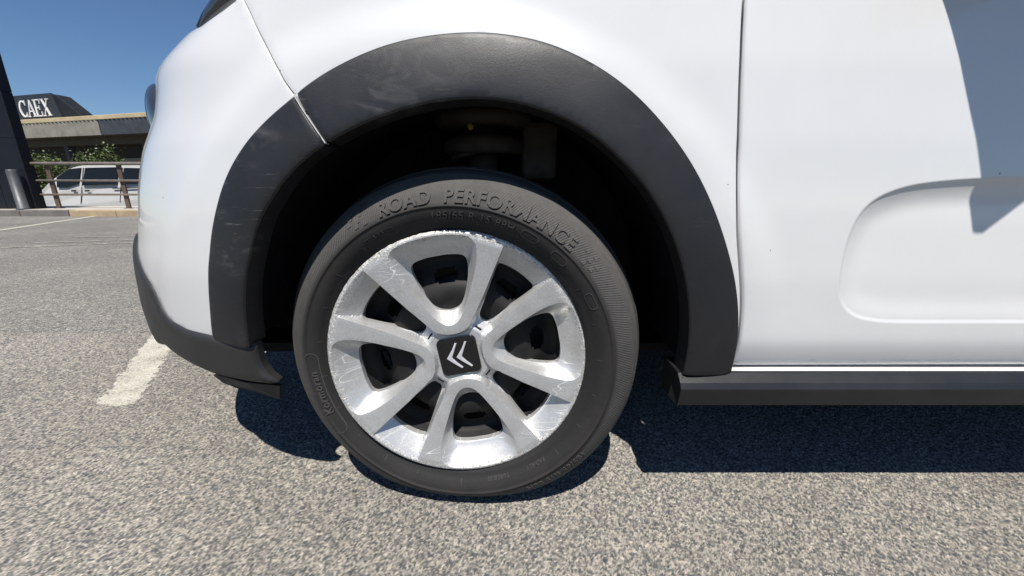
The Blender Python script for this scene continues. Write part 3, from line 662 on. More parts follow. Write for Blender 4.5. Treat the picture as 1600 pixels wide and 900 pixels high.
# door mirror: its shadow falls on the door
def mirror_housing(my):
    secs = [(.600, .50, .66, .965, 1.015), (.55, .528, .72, .955, 1.03), (.50, .570, .79, .95, 1.055), (.45, .606, .84, .95, 1.07), (.41, .639, .80, .952, 1.072), (.385, .660, .745, .955, 1.06), (.363, .676, .70, .965, 1.03)]
    V = []; Fc = []; n = 28; secs = [tuple(q) for q in spline(np.array([(y, x0, x1, z0 - (.57 - y) * .217, z1 - (.57 - y) * .217) for y, x0, x1, z0, z1 in secs]), 5)]
    for y, x0, x1, z0, z1 in secs:
        yy = y if not my else 2 * YC - y
        for k in range(n):
            t = 2 * math.pi * k / n; cx_, cz_ = math.cos(t), math.sin(t); cx_ = math.copysign(abs(cx_) ** .5, cx_); cz_ = math.copysign(abs(cz_) ** .5, cz_)
            V.append(tuple(to_car(np.array(((x0 + x1) / 2 + (x1 - x0) / 2 * cx_, yy, (z0 + z1) / 2 + (z1 - z0) / 2 * cz_)))))
    for i in range(len(secs) - 1):
        for k in range(n): Fc.append((i * n + k, i * n + (k + 1) % n, (i + 1) * n + (k + 1) % n, (i + 1) * n + k))
    Fc += [tuple(range(n)), tuple((len(secs) - 1) * n + k for k in range(n))]
    return mesh_obj('door_mirror', V, Fc, MT['gloss_black'], CAR)
for my in (0, 1): mirror_housing(my)

# ================================================================== THE WHEEL
STEER_TYRE, STEER_CAP = rad(4.0), rad(0.0)
WHEEL_Y = .600
WT = .255                                           # circle line radius
prof_t = [(.2145, .030), (.2165, .016), (.2215, .007), (.228, .001), (.2305, .0005), (.236, -.005), (.245, -.0105), (.2535, -.0130), (.2575, -.0134), (.2583, -.0150), (.2600, -.0150), (.2608, -.0130), (.268, -.0105), (.276, -.0065), (.2835, -.0005), (.2900, .0070), (.2950, .0150), (.2990, .0245), (.3000, .0255), (.3035, .040), (.3062, .050), (.3068, .0525), (.3010, .0530), (.3010, .0570), (.3085, .0575), (.3098, .066), (.3030, .0665), (.3030, .073), (.3106, .0735), (.3108, .086)]
prof_t = [(r if r < .26 else .26 + (r - .26) * 1.17, y + (0 if r < .262 else .003 * min(1, (r - .262) / .03)) * (1 if y < .08 else 0)) for r, y in prof_t]
half = prof_t[:]; full = half + [(r, .186 - y) for r, y in half[::-1]]
def tyre_y(r):
    pr = [p for p in prof_t if p[1] < .045][1:]; rs = [p[0] for p in pr]
    return float(np.interp(r, rs, [p[1] for p in pr]))
wheel_prof = [(.0, .034), (.028, .034), (.032, .038), (.034, .052), (.060, .056), (.075, .048), (.100, .036), (.118, .036), (.128, .0435), (.133, .047), (.140, .0515), (.147, .0565), (.152, .060), (.160, .064), (.172, .066), (.178, .055), (.184, .040), (.192, .028), (.2005, .0235), (.2055, .019), (.2085, .0105), (.2115, .0055), (.2155, .0045), (.2180, .0075), (.2175, .013), (.206, .022), (.198, .05), (.190, .09), (.196, .15), (.212, .165), (.218, .168)]
SEG = 144
def vent(i, k): return (9 <= i <= 10 and (k % 18) in range(0, 7)) or (i in (8, 11) and (k % 18) in range(1, 6))
WH = lathe('wheel', wheel_prof, MT['steel'], CAR, SEG, skip=vent)
WH.location = to_car(np.array((WX, WHEEL_Y, WZ))); WH['label'] = 'front wheel with scratched silver hubcap'
# tyre with a flattened contact patch
tyre = lathe('tyre', full, MT['tyre'], WH, 192)
for v in tyre.data.vertices:
    zz_ = WZ + v.co.z
    if zz_ < .045:
        t = (.045 - zz_) / .045; v.co.y += .012 * t if v.co.y < .05 else (.006 * t if v.co.y > .15 else 0)
    if zz_ < .0025: v.co.z = .0025 - WZ + .0006 * (v.index % 3) * 0
tyre.rotation_euler = (0, 0, -STEER_TYRE)
bk = lathe('brake_disc', [(.03, .085), (.05, .080), (.07, .094), (.128, .094), (.128, .115), (.03, .115)], MT['disc'], WH, 64)
bs = lathe('brake_shield', [(.02, .125), (.15, .125), (.165, .12), (.165, .128), (.02, .135)], MT['strut'], WH, 48)

# ---- hubcap: a height field with openings, four looped petals
PHI = rad(10.3); RC = .2215
def polar(r, a): return (r * math.cos(a), r * math.sin(a))
def petal_out():
    h = rad(32.3); L = []
    for r in np.linspace(.2145, .079, 40): L.append(polar(r, h - rad(1.2) * (r < .12) * (.12 - r) / .04))
    e = L[-1]; L += [(.0695, .0405), (.060, .0355), (.0525, .0290), (.0470, .0195), (.0440, .0095), (.0432, 0)]
    L = np.array(L); arc = np.array([polar(.2145, t) for t in np.linspace(-h, h, 60)[1:-1]]); return np.vstack([L, (L[:-1] * [1, -1])[::-1], arc])
def ridge_in():
    q = [polar(.2150, 0), polar(.2150, rad(8)), polar(.2140, rad(15.5)), polar(.2085, rad(19.0)), polar(.200, rad(20.8)), polar(.185, rad(21.9)), polar(.165, rad(22.3)), polar(.145, rad(22.1)), polar(.125, rad(21.3)), polar(.105, rad(20.2)), polar(.088, rad(18.4)), polar(.074, rad(15.5)), polar(.065, rad(11)), polar(.0605, rad(5)), polar(.0595, 0)]
    L = spline(q, 8); return np.vstack([L, (L[1:-1] * [1, -1])[::-1]])
def petal_hole():
    q = [polar(.1785, 0), polar(.1790, rad(6)), polar(.1785, rad(12.5)), polar(.1745, rad(15.4)), polar(.166, rad(16.7)), polar(.150, rad(17.6)), polar(.135, rad(17.8)), polar(.120, rad(17.4)), polar(.104, rad(16.2)), polar(.091, rad(13.4)), polar(.083, rad(8)), polar(.0800, 0)]
    L = spline(q, 8); return np.vstack([L, (L[1:-1] * [1, -1])[::-1]])
def diag_hole():
    q = [polar(.1815, 0), polar(.1812, rad(5)), polar(.1800, rad(10.2)), polar(.1755, rad(11.6)), polar(.165, rad(11.6)), polar(.145, rad(11.2)), polar(.125, rad(10.5)), polar(.108, rad(9.8)), polar(.094, rad(9.2)), polar(.083, rad(8.4)), polar(.0755, rad(5.5)), polar(.0735, 0)]
    L = spline(q, 8); return np.vstack([L, (L[1:-1] * [1, -1])[::-1]])
def rot(L, a): c, s_ = math.cos(a), math.sin(a); return np.asarray(L) @ np.array([[c, s_], [-s_, c]])
PO, RI, PH, DH = (resample(L, .0022, True) for L in (petal_out(), ridge_in(), petal_hole(), diag_hole()))
def cap_base(r): return .0165 * (1 - np.clip(r / .205, 0, 1) ** 1.7)
def cap_depth(P):
    r = np.hypot(P[:, 0], P[:, 1]); a = np.arctan2(P[:, 1], P[:, 0]); a4 = (a + math.pi / 4) % (math.pi / 2) - math.pi / 4
    Q = np.stack([r * np.cos(a4), r * np.sin(a4)], 1); base = cap_base(r)
    ip = inside(Q, PO) | (r > .2145); ir = inside(Q, RI); dri = seg_dist(Q, RI); dho = seg_dist(Q, PH); inh = inside(Q, PH); dpo = seg_dist(Q, PO)
    t = np.where(inh, 1, dri / (dri + dho + 1e-9)); t = np.where(ir, t, 0)
    d = base + .025 * (1 - (1 - t) ** 1.35) * (.75 + .25 * np.clip((r - .07) / .08, 0, 1))
    # a little crown on the ridges
    d = np.where(~ir & ip & (r < .2145), d - .0004 * np.clip(np.minimum(dri, dpo) / .006, 0, 1), d)
    # windows between the petals
    wdep = .023 * np.clip((r - .045) / .03, .35, 1); wd = wdep * np.minimum(np.minimum(dpo / .0050, (.2145 - r) / .034), 1)
    d = np.where(~ip & (r <= .2145), base + np.clip(wd, 0, None), d)
    lip = np.clip((r - .2160) / (.2215 - .2160), 0, 1); d = d + .0035 * lip ** 2
    return d
outer_c = np.array([polar(RC, t) for t in np.linspace(0, 2 * math.pi, 420, endpoint=False)]) * (1 + RNG.normal(0, .0011, (420, 1)))
holes_c = [rot(PH, k * math.pi / 2) for k in range(4)] + [rot(DH, k * math.pi / 2 + math.pi / 4) for k in range(4)]
lines_c = [np.vstack([L, L[:1]]) for k in range(4) for L in (rot(RI, k * math.pi / 2),)] + [np.vstack([rot(PO, k * math.pi / 2)]) for k in range(4)]
pts, tri, dd = cdt_region(outer_c, holes_c, .0026, (.0012,), lines_c)
dep = cap_depth(pts); dep = dep + np.where(dd < .0014, .0008 * (1 - dd / .0014), 0)
c = pts[tri]; cr = (c[:, 1, 0] - c[:, 0, 0]) * (c[:, 2, 1] - c[:, 0, 1]) - (c[:, 1, 1] - c[:, 0, 1]) * (c[:, 2, 0] - c[:, 0, 0]); tri[cr < 0] = tri[cr < 0][:, ::-1]
V = [np.array((p[0], dpt, p[1])) for p, dpt in zip(pts, dep)]; Fc = [tuple(t) for t in tri]; be = boundary_edges(tri); mp = {}
for a, b in be:
    for q in (a, b):
        if q not in mp:
            ro = math.hypot(*pts[q]) > .21; mp[q] = (len(V), len(V) + 1); k = .985 if ro else 1.0
            V += [V[q], np.array((V[q][0] * k, V[q][1] + (.007 if ro else .011), V[q][2] * k))]
    Fc.append((mp[b][0], mp[a][0], mp[a][1], mp[b][1]))
HC = mesh_obj('hubcap', V, Fc, MT['hubcap'], WH); HC.data.set_sharp_from_angle(angle=rad(16)); HC['label'] = 'scratched silver plastic hubcap with four looped spokes'
HC.rotation_euler = (0, -PHI, -STEER_CAP)
# centre cap: gloss black rounded square with two chevrons
def rsq(h, r, n=8, cx=0, cz=0):
    L = []
    for sx_, sz_, a0 in ((1, 1, 0), (-1, 1, 90), (-1, -1, 180), (1, -1, 270)):
        for k in range(n + 1): a = rad(a0 + 90 * k / n); L.append((cx + sx_ * (h - r) + r * math.cos(a), cz + sz_ * (h - r) + r * math.sin(a)))
    return np.array(L)
def plate(name, L, y0, y1, mat, parent, bev=.0012, dome=0.0):
    """closed outline in the wheel plane, front face at y0, back at y1, bevelled front edge"""
    L = np.asarray(L); L = L if area(L) > 0 else L[::-1]; cen = L.mean(0); n = len(L)
    tg = np.roll(L, -1, 0) - np.roll(L, 1, 0); tg /= np.linalg.norm(tg, axis=1)[:, None] + 1e-12; nr = np.stack([-tg[:, 1], tg[:, 0]], 1)
    L2 = L + nr * bev; V = [(p[0], y1, p[1]) for p in L] + [(p[0], y0 + bev, p[1]) for p in L] + [(p[0], y0, p[1]) for p in L2]
    Fc = [(k * n + i, k * n + (i + 1) % n, (k + 1) * n + (i + 1) % n, (k + 1) * n + i) for k in range(2) for i in range(n)] + [tuple(2 * n + i for i in range(n))]
    o = mesh_obj(name, V, [f for f in Fc], mat, parent, smooth=False); return o
capy = .0205
CC = plate('centre_cap', rsq(.0350, .0100) * 1.0, capy - .0012, capy + .010, MT['gloss_black'], WH); CC.rotation_euler = (0, -PHI, -STEER_CAP); CC['label'] = 'gloss black square centre cap'
# pulled-in sides like the photo's concave square
def chev(x0):
    A = np.array([(.0115, .0245), (.0045, .0130), (-.0050, .0015), (-.0068, -.0006), (-.0050, -.0030), (.0040, -.0120), (.0145, -.0215), (.0168, -.0200), (.0090, -.0110), (.0030, -.0025), (.0022, -.0004), (.0034, .0022), (.0085, .0120), (.0146, .0235)])
    return A * 1.04 + [x0, 0]
for x0 in (-.0140, .0032):
    e = plate('emblem_chevron', chev(x0), capy - .0042, capy - .0010, MT['chrome'], WH, .0008); e.rotation_euler = (0, -PHI, -STEER_CAP)
for k in range(4):
    a = math.pi / 4 + k * math.pi / 2; c_, s_ = math.cos(a), math.sin(a); L = rsq(.0062, .0014) * [.36, 1.0] + [.0600, 0]
    L = rot(L, a); dpt = float(cap_depth(np.array([[.0605 * c_, .0605 * s_]]))[0]); e = plate('clip_slot', L, dpt - .0009, dpt + .002, MT['plain_black'], WH, .0002); e.rotation_euler = (0, -PHI, -STEER_CAP)

# ---- raised writing on the sidewall, bent round the tyre
def arc_text(name, txt, r0, size, th_mid, raise_=.0011, spacing=1.0, bold=0.0, shear=0.0, parent=WH, squeeze=1.0):
    cu = bpy.data.curves.new(name, 'FONT'); cu.body = txt; cu.size = size; cu.align_x = 'CENTER'; cu.space_character = spacing; cu.offset = bold; cu.shear = shear; cu.extrude = .5; cu.resolution_u = 3
    ob = bpy.data.objects.new(name, cu); SC.collection.objects.link(ob); bpy.context.view_layer.update()
    me = bpy.data.meshes.new_from_object(ob.evaluated_get(bpy.context.evaluated_depsgraph_get())); bpy.data.objects.remove(ob)
    bm = bmesh.new(); bm.from_mesh(me); bmesh.ops.triangulate(bm, faces=bm.faces[:])
    for _ in range(3): bmesh.ops.subdivide_edges(bm, edges=[e for e in bm.edges if math.hypot(e.verts[0].co.x - e.verts[1].co.x, e.verts[0].co.y - e.verts[1].co.y) > .0035 and abs(e.verts[0].co.z - e.verts[1].co.z) < .1], cuts=1, use_grid_fill=True); bmesh.ops.triangulate(bm, faces=bm.faces[:])
    for v in bm.verts:
        r = r0 + v.co.y; a = th_mid - v.co.x * squeeze / r0; fr_ = v.co.z > 0
        v.co = Vector((r * math.cos(a), tyre_y(r) - (raise_ if fr_ else -.002), r * math.sin(a)))
    bmesh.ops.recalc_face_normals(bm, faces=bm.faces[:]); bm.to_mesh(me); bm.free(); me.materials.clear(); me.materials.append(MT['tyre_letter'])
    o = link(bpy.data.objects.new(name, me), parent); o.rotation_euler = (0, 0, -STEER_TYRE); return o
arc_text('tyre_lettering', 'ROAD', .2650, .0290, rad(105.2), .0026, 1.06, .0008)
arc_text('tyre_lettering', 'PERFORMANCE', .2650, .0290, rad(69.3), .0026, 1.06, .0008)
arc_text('size_marking', '185/65 R 15 88H', .2402, .0165, rad(82), .0024, 1.12, .0001, .1)
arc_text('tyre_lettering', 'Kormoran', .2450, .0185, rad(195), .0018, 1.05, .0002, .1)
arc_text('size_marking', '185/65 R15 88H', .2685, .0175, rad(-50), .0016, 1.1, .0002)
arc_text('tyre_lettering', 'TUBELESS', .2335, .0085, rad(-73), .0013, 1.15)
arc_text('tyre_lettering', 'RADIAL', .2335, .0085, rad(-54), .0013, 1.15)
arc_text('tyre_lettering', 'STEEL BELTED', .2410, .0075, rad(118), .0013, 1.1)
def arc_quads(name, cells, raise_=.0012):
    V = []; Fc = []
    for r0, r1, a0, a1 in cells:
        b = len(V)
        for h in (raise_, -.002):
            for r, a in ((r0, a0), (r1, a0), (r1, a1), (r0, a1)): V.append((r * math.cos(a), tyre_y(r) - h, r * math.sin(a)))
        Fc += [(b, b + 1, b + 2, b + 3), (b, b + 4, b + 5, b + 1), (b + 1, b + 5, b + 6, b + 2), (b + 2, b + 6, b + 7, b + 3), (b + 3, b + 7, b + 4, b)]
    o = mesh_obj(name, V, Fc, MT['tyre_letter'], WH, smooth=False); o.rotation_euler = (0, 0, -STEER_TYRE); return o
for am, nm in ((121.5, 1), (37.5, -1)):
    cells = []
    for i in range(4):
        for j in range(3):
            if (i + j) % 2 == 0:
                a0 = rad(am + nm * (i * 1.75 - 2.6) + (.7 * j)); r0 = .2655 + j * .0082 + .0010 * i
                cells.append((r0, r0 + .0078, a0, a0 + rad(1.7)))
    arc_quads('chequered_flag', cells)
def arc_line(name, pts, wdt=.0007, closed=False):
    """thin raised outline following (r, angle) points"""
    cells = []; n = len(pts)
    V = []; Fc = []
    P = np.array([[r * math.cos(a), r * math.sin(a)] for r, a in pts]); tg = np.gradient(P, axis=0); tg /= np.linalg.norm(tg, axis=1)[:, None] + 1e-12; nr = np.stack([-tg[:, 1], tg[:, 0]], 1)
    for p, q in zip(P, nr):
        for s_, h in ((-1, -.001), (-1, .0009), (1, .0009), (1, -.001)):
            e = p + q * s_ * wdt; V.append((e[0], tyre_y(np.hypot(*e)) - h, e[1]))
    for i in range(n - 1):
        for k in range(3): Fc.append((i * 4 + k, i * 4 + k + 1, i * 4 + 4 + k + 1, i * 4 + 4 + k))
    o = mesh_obj(name, V, Fc, MT['tyre_letter'], WH, smooth=False); o.rotation_euler = (0, 0, -STEER_TYRE); return o
def capsule(rc, hw, a0, a1, n=16):
    L = [(rc + hw, a) for a in np.linspace(a0, a1, n)]
    L += [(rc + hw * math.cos(t), a1 + hw / rc * math.sin(t)) for t in np.linspace(0, math.pi, 10)[1:-1]]
    L += [(rc - hw, a) for a in np.linspace(a1, a0, n)] + [(rc - hw * math.cos(t), a0 - hw / rc * math.sin(t)) for t in np.linspace(0, math.pi, 10)[1:-1]]
    return L + L[:1]
arc_line('brand_outline', capsule(.2512, .0105, rad(180), rad(211.5)))
for a in (60.5, 47.5, 27.5): arc_line('sidewall_mark', capsule(.2455, .0060, rad(a - 1.9), rad(a + 1.9), 8))
for k, a in enumerate(np.linspace(-90, 250, 23)):
    arc_line('bead_tick', [(.2335, rad(a)), (.2395 + .003 * (k % 3 == 0), rad(a))], .0005)
# rear wheels: the same wheel again
def copy_wheel(loc, flip):
    w2 = WH.copy(); link(w2, CAR); w2.location = loc; w2.rotation_euler = (0, rad(25), math.pi if flip else 0); w2['label'] = 'far-side wheel' if flip else 'rear wheel with silver hubcap'
    for ch in list(WH.children):
        if ch.name.split('.')[0] in ('tyre', 'hubcap', 'centre_cap', 'brake_disc', 'brake_shield', 'emblem_chevron'):
            c2 = ch.copy(); link(c2, w2)
            if ch is tyre:
                pass
    return w2
base_loc = WH.location.copy()
for lx, flip in ((2.54, False), (0, True), (2.54, True)):
    w2 = copy_wheel((base_loc.x + lx, base_loc.y if not flip else 2 * (YC - .6) - base_loc.y, base_loc.z), flip); w2.rotation_euler[1] = 0

# ================================================================== BEYOND THE KERB
MT['rail_steel'] = plain('stainless_rail', (.30, .25, .21), .45, .4, var=.15, vscale=9); MT['post_brown'] = plain('brown_post_paint', (.105, .072, .055), .6, var=.2, vscale=8)
RY = 8.55
rl = tag(empty('railing', (-9, RY, .125)), 'waist-high steel railing with brown posts along the pavement edge', 'railing')
def rl_box(n_, a, b, mt, bv=.004): return box(n_, [a[0] + 9, a[1] - RY, a[2] - .125], [b[0] + 9, b[1] - RY, b[2] - .125], mt, rl, bv)
def px_x(u, v, y): return on_y(u, v, y)[0]
for u in (62, 91, 200, 292):
    xx = px_x(u, 318, RY); rl_box('post', (xx - .045, RY - .02, .127), (xx + .045, RY + .02, 1.03), MT['post_brown'], .006)
    rl_box('base_plate', (xx - .075, RY - .05, .1255), (xx + .075, RY + .05, .137), MT['post_brown'], .002)
x0r, x1r = -11.2, 3
for nm, z_, r_ in (('top_rail', 1.055, .035), ('rail', .71, .022), ('rail', .42, .022)):
    o = tube(nm, [(x0r + 9, -.045, z_ - .125), (x1r + 9, -.045, z_ - .125)], r_, MT['rail_steel'], rl, 12)
# dark clad pillar
MT['clad'] = plain('dark_cladding', (.009, .011, .016), .6, spec=.25, var=.2, vscale=2); MT['joint'] = plain('joint_black', (.006, .006, .007), .8)
PXX = px_x(58, 327, 8.36)
pil = tag(empty('clad_pillar', (PXX, 8.4, .125)), 'tall dark navy clad slab wall at the left edge of the picture', 'pillar')
hs = [0, .78, 1.42, 2.3, 3.2, 4.1, 5.0]
for a, b in zip(hs[:-1], hs[1:]):
    for xa, xb in ((-.62, 0), (-1.25, -.628), (-1.9, -1.258)): box('cladding_panel', (xa, -.04, a + .003), (xb, .15, b - .003), MT['clad'], pil, .005)
box('core', (-1.88, -.02, 0), (-.02, .13, 4.98), MT['joint'], pil)
MT['strip_white'] = plain('white_strip', (.6, .6, .6), .5); box('white_strip', (-1.2, -.047, 1.43), (-.40, -.0405, 1.442), MT['strip_white'], pil)
# bollard
MT['bollard'] = plain('galvanised_bollard', (.10, .105, .11), .5, .3, var=.15, vscale=6)
bp = on_z(38, 328.5, .125); bp[1] = 8.22; bp = np.array([px_x(37, 327, 8.22), 8.22, .125])
bo = tag(lathe('bollard', [(.0, .80), (.06, .80), (.078, .79), (.083, .775), (.083, .03), (.105, .028), (.105, 0), (0, 0)], MT['bollard'], None, 28), 'grey metal bollard standing in front of the dark pillar', 'bollard')
bo.rotation_euler = (math.pi / 2, 0, 0); bo.location = bp
for v in bo.data.vertices: v.co.z = -v.co.z
# low building with a canopy
MT['fascia_tan'] = plain('weathered_corrugated_sheet', (.24, .225, .185), .7, var=.25, vscale=2.5); MT['fascia_dark'] = plain('dark_corrugated_sheet', (.045, .05, .06), .55, var=.2, vscale=2)
MT['flashing'] = plain('tan_roof_edge', (.50, .40, .24), .7, var=.15, vscale=1.5); MT['bwall'] = plain('dark_wall_paint', (.055, .056, .06), .7, var=.2, vscale=.6)  # walls, columns and roof share one even dark colour
MT['soffit'] = plain('timber_soffit', (.09, .07, .045), .8, var=.25, vscale=2); MT['grey_panel'] = plain('pale_grey_panel', (.34, .35, .35), .6, var=.1)
MT['sign_black'] = plain('black_sign_panel', (.006, .007, .009), .6, var=.2); MT['sign_face_m'] = plain('sign_face_panel', (.022, .026, .031), .55, var=.15); MT['sign_white'] = plain('white_sign_letter', (.8, .8, .8), .5)
BP = np.array([-15.8, 18.0, -.65]); th = rad(180 - 14.0)     # the front runs from here towards the left, away from the camera
bld = tag(empty('canopy_building', tuple(BP), 0), 'low dark building with a corrugated canopy and a black rooftop sign', 'building')
BX = Matrix.Rotation(rad(-14), 4, 'Z')                        # local x: along the front to the right, local y: into the building
def bb(n_, a, b, mt, bv=0): return box(n_, a, b, mt, bld, bv, BX)
ZG = .65
fz0, fz1 = 2.86 + ZG, 3.50 + ZG
# corrugated fascia: folded sheet, one mesh per run
def corrug(n_, xa, xb, mt, pitch=.26, amp=.07):
    V = []; Fc = []; k = int((xb - xa) / (pitch / 2))
    for i in range(k + 1):
        xx = xa + (xb - xa) * i / k; yy = -amp if i % 2 else 0
        for dy in (0, .02):
            for z_ in (fz0, fz1): V.append(BX @ Vector((xx, yy + dy, z_)))
    for i in range(k):
        b = 4 * i; Fc += [(b, b + 4, b + 5, b + 1), (b + 2, b + 3, b + 7, b + 6), (b, b + 2, b + 6, b + 4), (b + 1, b + 5, b + 7, b + 3)]
    return mesh_obj(n_, V, Fc, mt, bld, smooth=False)
corrug('fascia_sheet', -19, -3.05, MT['fascia_tan']); corrug('fascia_sheet', -3.0, 24, MT['fascia_dark'])
bb('roof_edge', (-19, -.06, fz1 + .002), (24, .4, fz1 + .19), MT['flashing'], .02)
bb('roof', (-19, .4, fz1 + .02), (24, 12, fz1 + .12), MT['bwall'])
bb('soffit', (-19, .03, fz0 + .02), (24, 4.0, fz0 + .09), MT['soffit'])
bb('beam', (-19, .6, fz0 - .32), (24, .8, fz0 + .015), MT['soffit'])
bb('wall', (-19, 4.0, 0), (24, 12, fz1), MT['bwall'])
for xx in (-6.6, -1.4, 3.8, 9): bb('column', (xx - .13, .55, 0), (xx + .13, .85, fz0 - .32), MT['bwall'], .01)
for xa, xb in ((-11.5, -9.2), (-3.6, -2.0), (-1.8, .0), (.3, 2.4)):
    bb('window_frame', (xa - .08, 3.93, .5), (xb + .08, 3.995, 3.0), MT['joint']); bb('window', (xa, 3.90, .58), (xb, 3.928, 2.92), MT['dark_glass'])
for z_ in (1.95, 2.42): bb('shutter_panel', (-8.2, 3.86, z_), (-4.7, 3.92, z_ + .42), MT['grey_panel'], .01)
# rooftop sign box, sloping down on its right
zr = fz1 + .125
def BXP(p): return tuple(BX @ Vector(p))
prism('sign_box', [BXP(p) for p in [(-12.5, .48, zr), (-4.5, .48, zr), (-6.15, .48, zr + 1.16), (-6.6, .48, zr + 1.26), (-12.5, .48, zr + 1.26)]], tuple(BX @ Vector((0, .55, 0))), MT['sign_black'], bld, .02)
prism('sign_face', [BXP(p) for p in [(-12.5, .42, zr + .01), (-5.98, .42, zr + .01), (-6.34, .42, zr + 1.25), (-12.5, .42, zr + 1.25)]], tuple(BX @ Vector((0, .058, 0))), MT['sign_face_m'], bld)
# sign lettering: slab-serif strokes, each letter one part
def letter(strokes, x0, z0, h, wsc):
    bm = bmesh.new()
    for q in strokes:
        vs_ = [bm.verts.new(BXP((x0 + x_ * wsc, .385, z0 + z_ * h))) for x_, z_ in q]; f = bm.faces.new(vs_)
        r_ = bmesh.ops.extrude_face_region(bm, geom=[f]); bmesh.ops.translate(bm, vec=BX @ Vector((0, .033, 0)), verts=[e for e in r_['geom'] if isinstance(e, bmesh.types.BMVert)])
    return bm_obj('sign_letter', bm, MT['sign_white'], bld)
def rc(x0, z0, x1, z1): return [(x0, z0), (x1, z0), (x1, z1), (x0, z1)]
def Cs():
    a = [rad(t) for t in np.linspace(48, 312, 15)]; o = [(.5 + .5 * math.cos(t), .5 + .5 * math.sin(t)) for t in a]; i = [(.53 + .34 * math.cos(t), .5 + .42 * math.sin(t)) for t in a]
    return [[o[k], o[k + 1], i[k + 1], i[k]] for k in range(14)] + [rc(.80, .70, .88, 1.0), rc(.80, 0, .86, .28)]
LET = {'C': Cs(), 'A': [[(.08, 0), (.16, 0), (.52, .86), (.46, 1)], [(.74, 0), (.92, 0), (.54, 1), (.46, 1)], rc(.27, .30, .72, .36), rc(0, 0, .27, .05), rc(.62, 0, 1, .05)],
       'E': [rc(.12, 0, .30, 1), rc(0, 0, .85, .06), rc(0, .94, .82, 1), rc(.3, .48, .62, .54), rc(.60, .38, .66, .64), rc(.79, 0, .86, .28), rc(.77, .74, .83, 1)],
       'X': [[(.08, 1), (.28, 1), (.92, 0), (.72, 0)], [(.10, 0), (.18, 0), (.88, 1), (.80, 1)], rc(0, .95, .38, 1), rc(.62, .95, 1, 1), rc(0, 0, .33, .05), rc(.58, 0, 1, .05)]}
SX0 = -10.5
for k, ch in enumerate('CAEX'): letter(LET[ch], -8.78 + k * .535, zr + .26, .76, .56)

# pale van on the lower road
MT['van'] = plain('pale_grey_van_paint', (.58, .57, .545), .35, var=.05, coat=.6)
VZ = -.65; VY = 11.4
def vx(u, v): return on_y(u, v, VY)
vroot = tag(empty('parked_van', (-12, VY + .9, VZ)), 'pale grey compact van parked behind the railing', 'van')
def vl(p): return (p[0] + 12, p[1] - VY - .9, p[2] - VZ)
vp = [vx(62, 330), vx(61, 300), vx(66, 291), vx(80, 276), vx(104, 260), vx(120, 256.5), vx(160, 254.5), vx(205, 255), vx(240, 257), vx(262, 262), vx(272, 290), vx(272, 330)]
sp = spline([(p[0], p[2]) for p in vp], 5); sp[:, 1] = np.maximum(sp[:, 1], VZ + .25)
fcx = np.mean(sp[:, 0]); V = []; Fc = []; ncut = 9; m = len(sp)
for j in range(ncut):
    t = -1 + 2 * j / (ncut - 1); k = 1 - .05 * t ** 4
    for x_, z_ in sp:
        yy = VY + .9 + .9 * t; tum = max(0, z_ - .58) * .16 * (abs(t) ** 3) * (1 if t > 0 else -1); V.append(vl((fcx + (x_ - fcx) * (1 - .035 * t ** 4), yy - tum, VZ + .25 + (z_ - VZ - .25) * (1 - .03 * t ** 6))))
for j in range(ncut - 1):
    for i in range(m - 1): Fc.append((j * m + i, j * m + i + 1, (j + 1) * m + i + 1, (j + 1) * m + i))
Fc += [tuple(range(m))[::-1], tuple((ncut - 1) * m + i for i in range(m))]
mesh_obj('body', V, Fc, MT['van'], vroot, smooth=False)
def vplate(n_, px, mt, yoff=-.02, th_=.03):
    P = [vx(u, v) for u, v in px]; Q = [vl((p[0], VY + yoff + max(0, p[2] - .58) * .16, p[2])) for p in P]; return prism(n_, Q, (0, th_, 0), mt, vroot)
vplate('front_window', [(87, 277), (104, 264), (122, 262), (121, 287), (104, 292.5), (90, 293)], MT['van_glass'])
vplate('side_window', [(129, 262), (182, 261), (180, 288), (129, 290)], MT['van_glass']); vplate('rear_window', [(190, 262), (240, 263), (244, 286), (190, 288)], MT['van_glass'])
for a, b in (((125, 262), (126.5, 318)), ((186, 262), (187.5, 316))): vplate('door_gap', [a, (a[0] + .8, a[1]), (b[0] + .8, b[1]), b], MT['joint'], -.012, .02)
vplate('sliding_rail', [(176, 293.5), (240, 292), (240, 293.6), (176, 295)], MT['joint'], -.012, .02)
for hx in (113, 134): vplate('door_handle', [(hx, 297), (hx + 6, 296.6), (hx + 6, 299), (hx, 299.4)], MT['joint'], -.03, .03)
for wx in (82, 212, 0):
    if wx:
        p = vx(wx, 320)
        wl = lathe('wheel', [(0, .02), (.18, .0), (.20, .02), (.22, -.01), (.30, 0), (.32, .03), (.32, .18), (0, .2)], MT['plain_black'], vroot, 32); wl.location = vl((p[0], VY - .02, VZ + .32))
        lathe('wheel_trim', [(0, -.015), (.12, -.02), (.19, -.005), (.19, .02)], MT['chrome'], wl, 24)
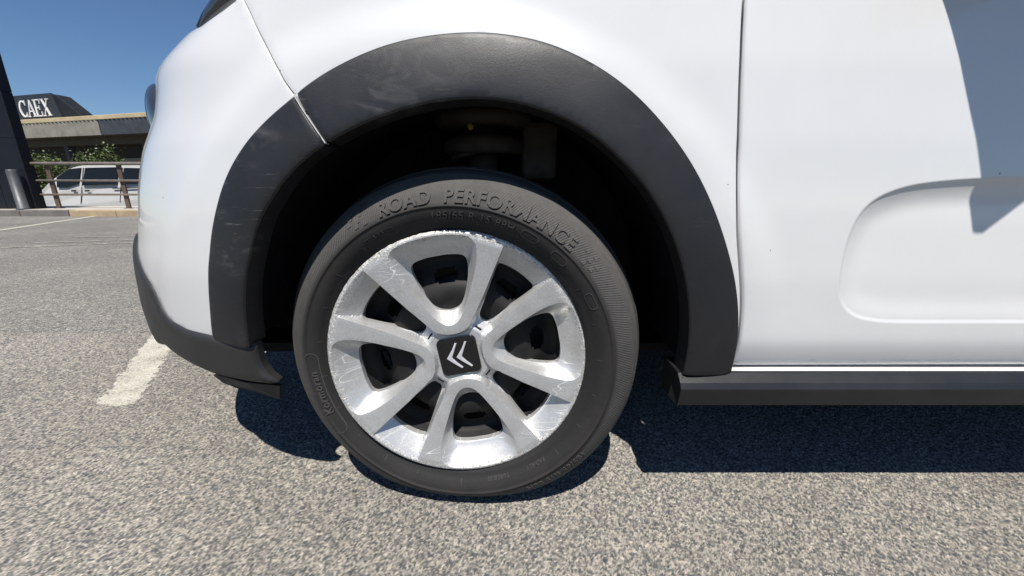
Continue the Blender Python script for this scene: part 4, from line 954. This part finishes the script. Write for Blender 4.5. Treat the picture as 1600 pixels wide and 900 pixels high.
# shrubs in front of the building
def mat_leaf():
    m = M('shrub_leaf'); m.set(Roughness=.5); p = m.pos(); f = m.noise(p, 9, 3); m.col(m.ramp(f, [(.3, (.045, .075, .018)), (.7, (.115, .145, .035))])); return m.m
MT['leaf'] = mat_leaf(); MT['bark'] = plain('shrub_bark', (.12, .09, .06), .9)
def shrub(loc, h, wd, label, seed, n=1500):
    rn = random.Random(seed); t = tag(empty('shrub', loc), label, 'shrub', 'shrubs beside the canopy building')
    bm = bmesh.new(); stems = []
    for k in range(9):
        a = rn.uniform(0, 6.28); l = h * rn.uniform(.6, 1.0); sp_ = wd * rn.uniform(.15, .5)
        stems.append([Vector((sp_ * math.cos(a) * q, sp_ * math.sin(a) * q, l * q ** .8)) for q in (0, .3, .6, .85, 1)])
    V = []; Fc = []
    for st in stems:
        b = len(V)
        for i, p in enumerate(st):
            rr = .022 * (1 - i / 5.5)
            for k in range(5): V.append((p.x + rr * math.cos(k * 1.257), p.y + rr * math.sin(k * 1.257), p.z))
        for i in range(4):
            for k in range(5): Fc.append((b + i * 5 + k, b + i * 5 + (k + 1) % 5, b + i * 5 + 5 + (k + 1) % 5, b + i * 5 + 5 + k))
    mesh_obj('stems', V, Fc, MT['bark'], t)
    V = []; Fc = []
    clumps = [st[i].lerp(st[min(i + 1, 4)], rn.random()) for st in stems for i in (1, 2, 3, 3, 4)]
    for k in range(n):
        c_ = rn.choice(clumps); p = c_ + Vector((rn.gauss(0, .14), rn.gauss(0, .14), rn.gauss(0, .13)))
        d = Vector((rn.gauss(0, 1), rn.gauss(0, 1), rn.gauss(.3, .7))).normalized(); s_ = d.orthogonal().normalized(); s_.rotate(Matrix.Rotation(rn.uniform(0, 6.28), 3, d)); l = rn.uniform(.06, .11); ww = l * .32
        b = len(V); V += [p, p + d * l * .5 + s_ * ww, p + d * l, p + d * l * .5 - s_ * ww]; Fc.append((b, b + 1, b + 2, b + 3))
    mesh_obj('foliage', V, Fc, MT['leaf'], t, smooth=False); return t
def at_px(u, v, y): return on_y(u, v, y)[0]
shrub((at_px(150, 250, 14.6), 14.6, -.65), 2.5, 1.15, 'leafy shrub showing above the roof of the pale van', 3, 2600)
shrub((at_px(62, 260, 13.4), 13.4, -.65), 2.2, .8, 'leafy shrub ahead of the pale van beside the dark pillar', 5, 2200)
shrub((at_px(112, 255, 14.9), 14.9, -.65), 2.05, .8, 'low shrub between the two taller shrubs behind the van', 9, 1200)
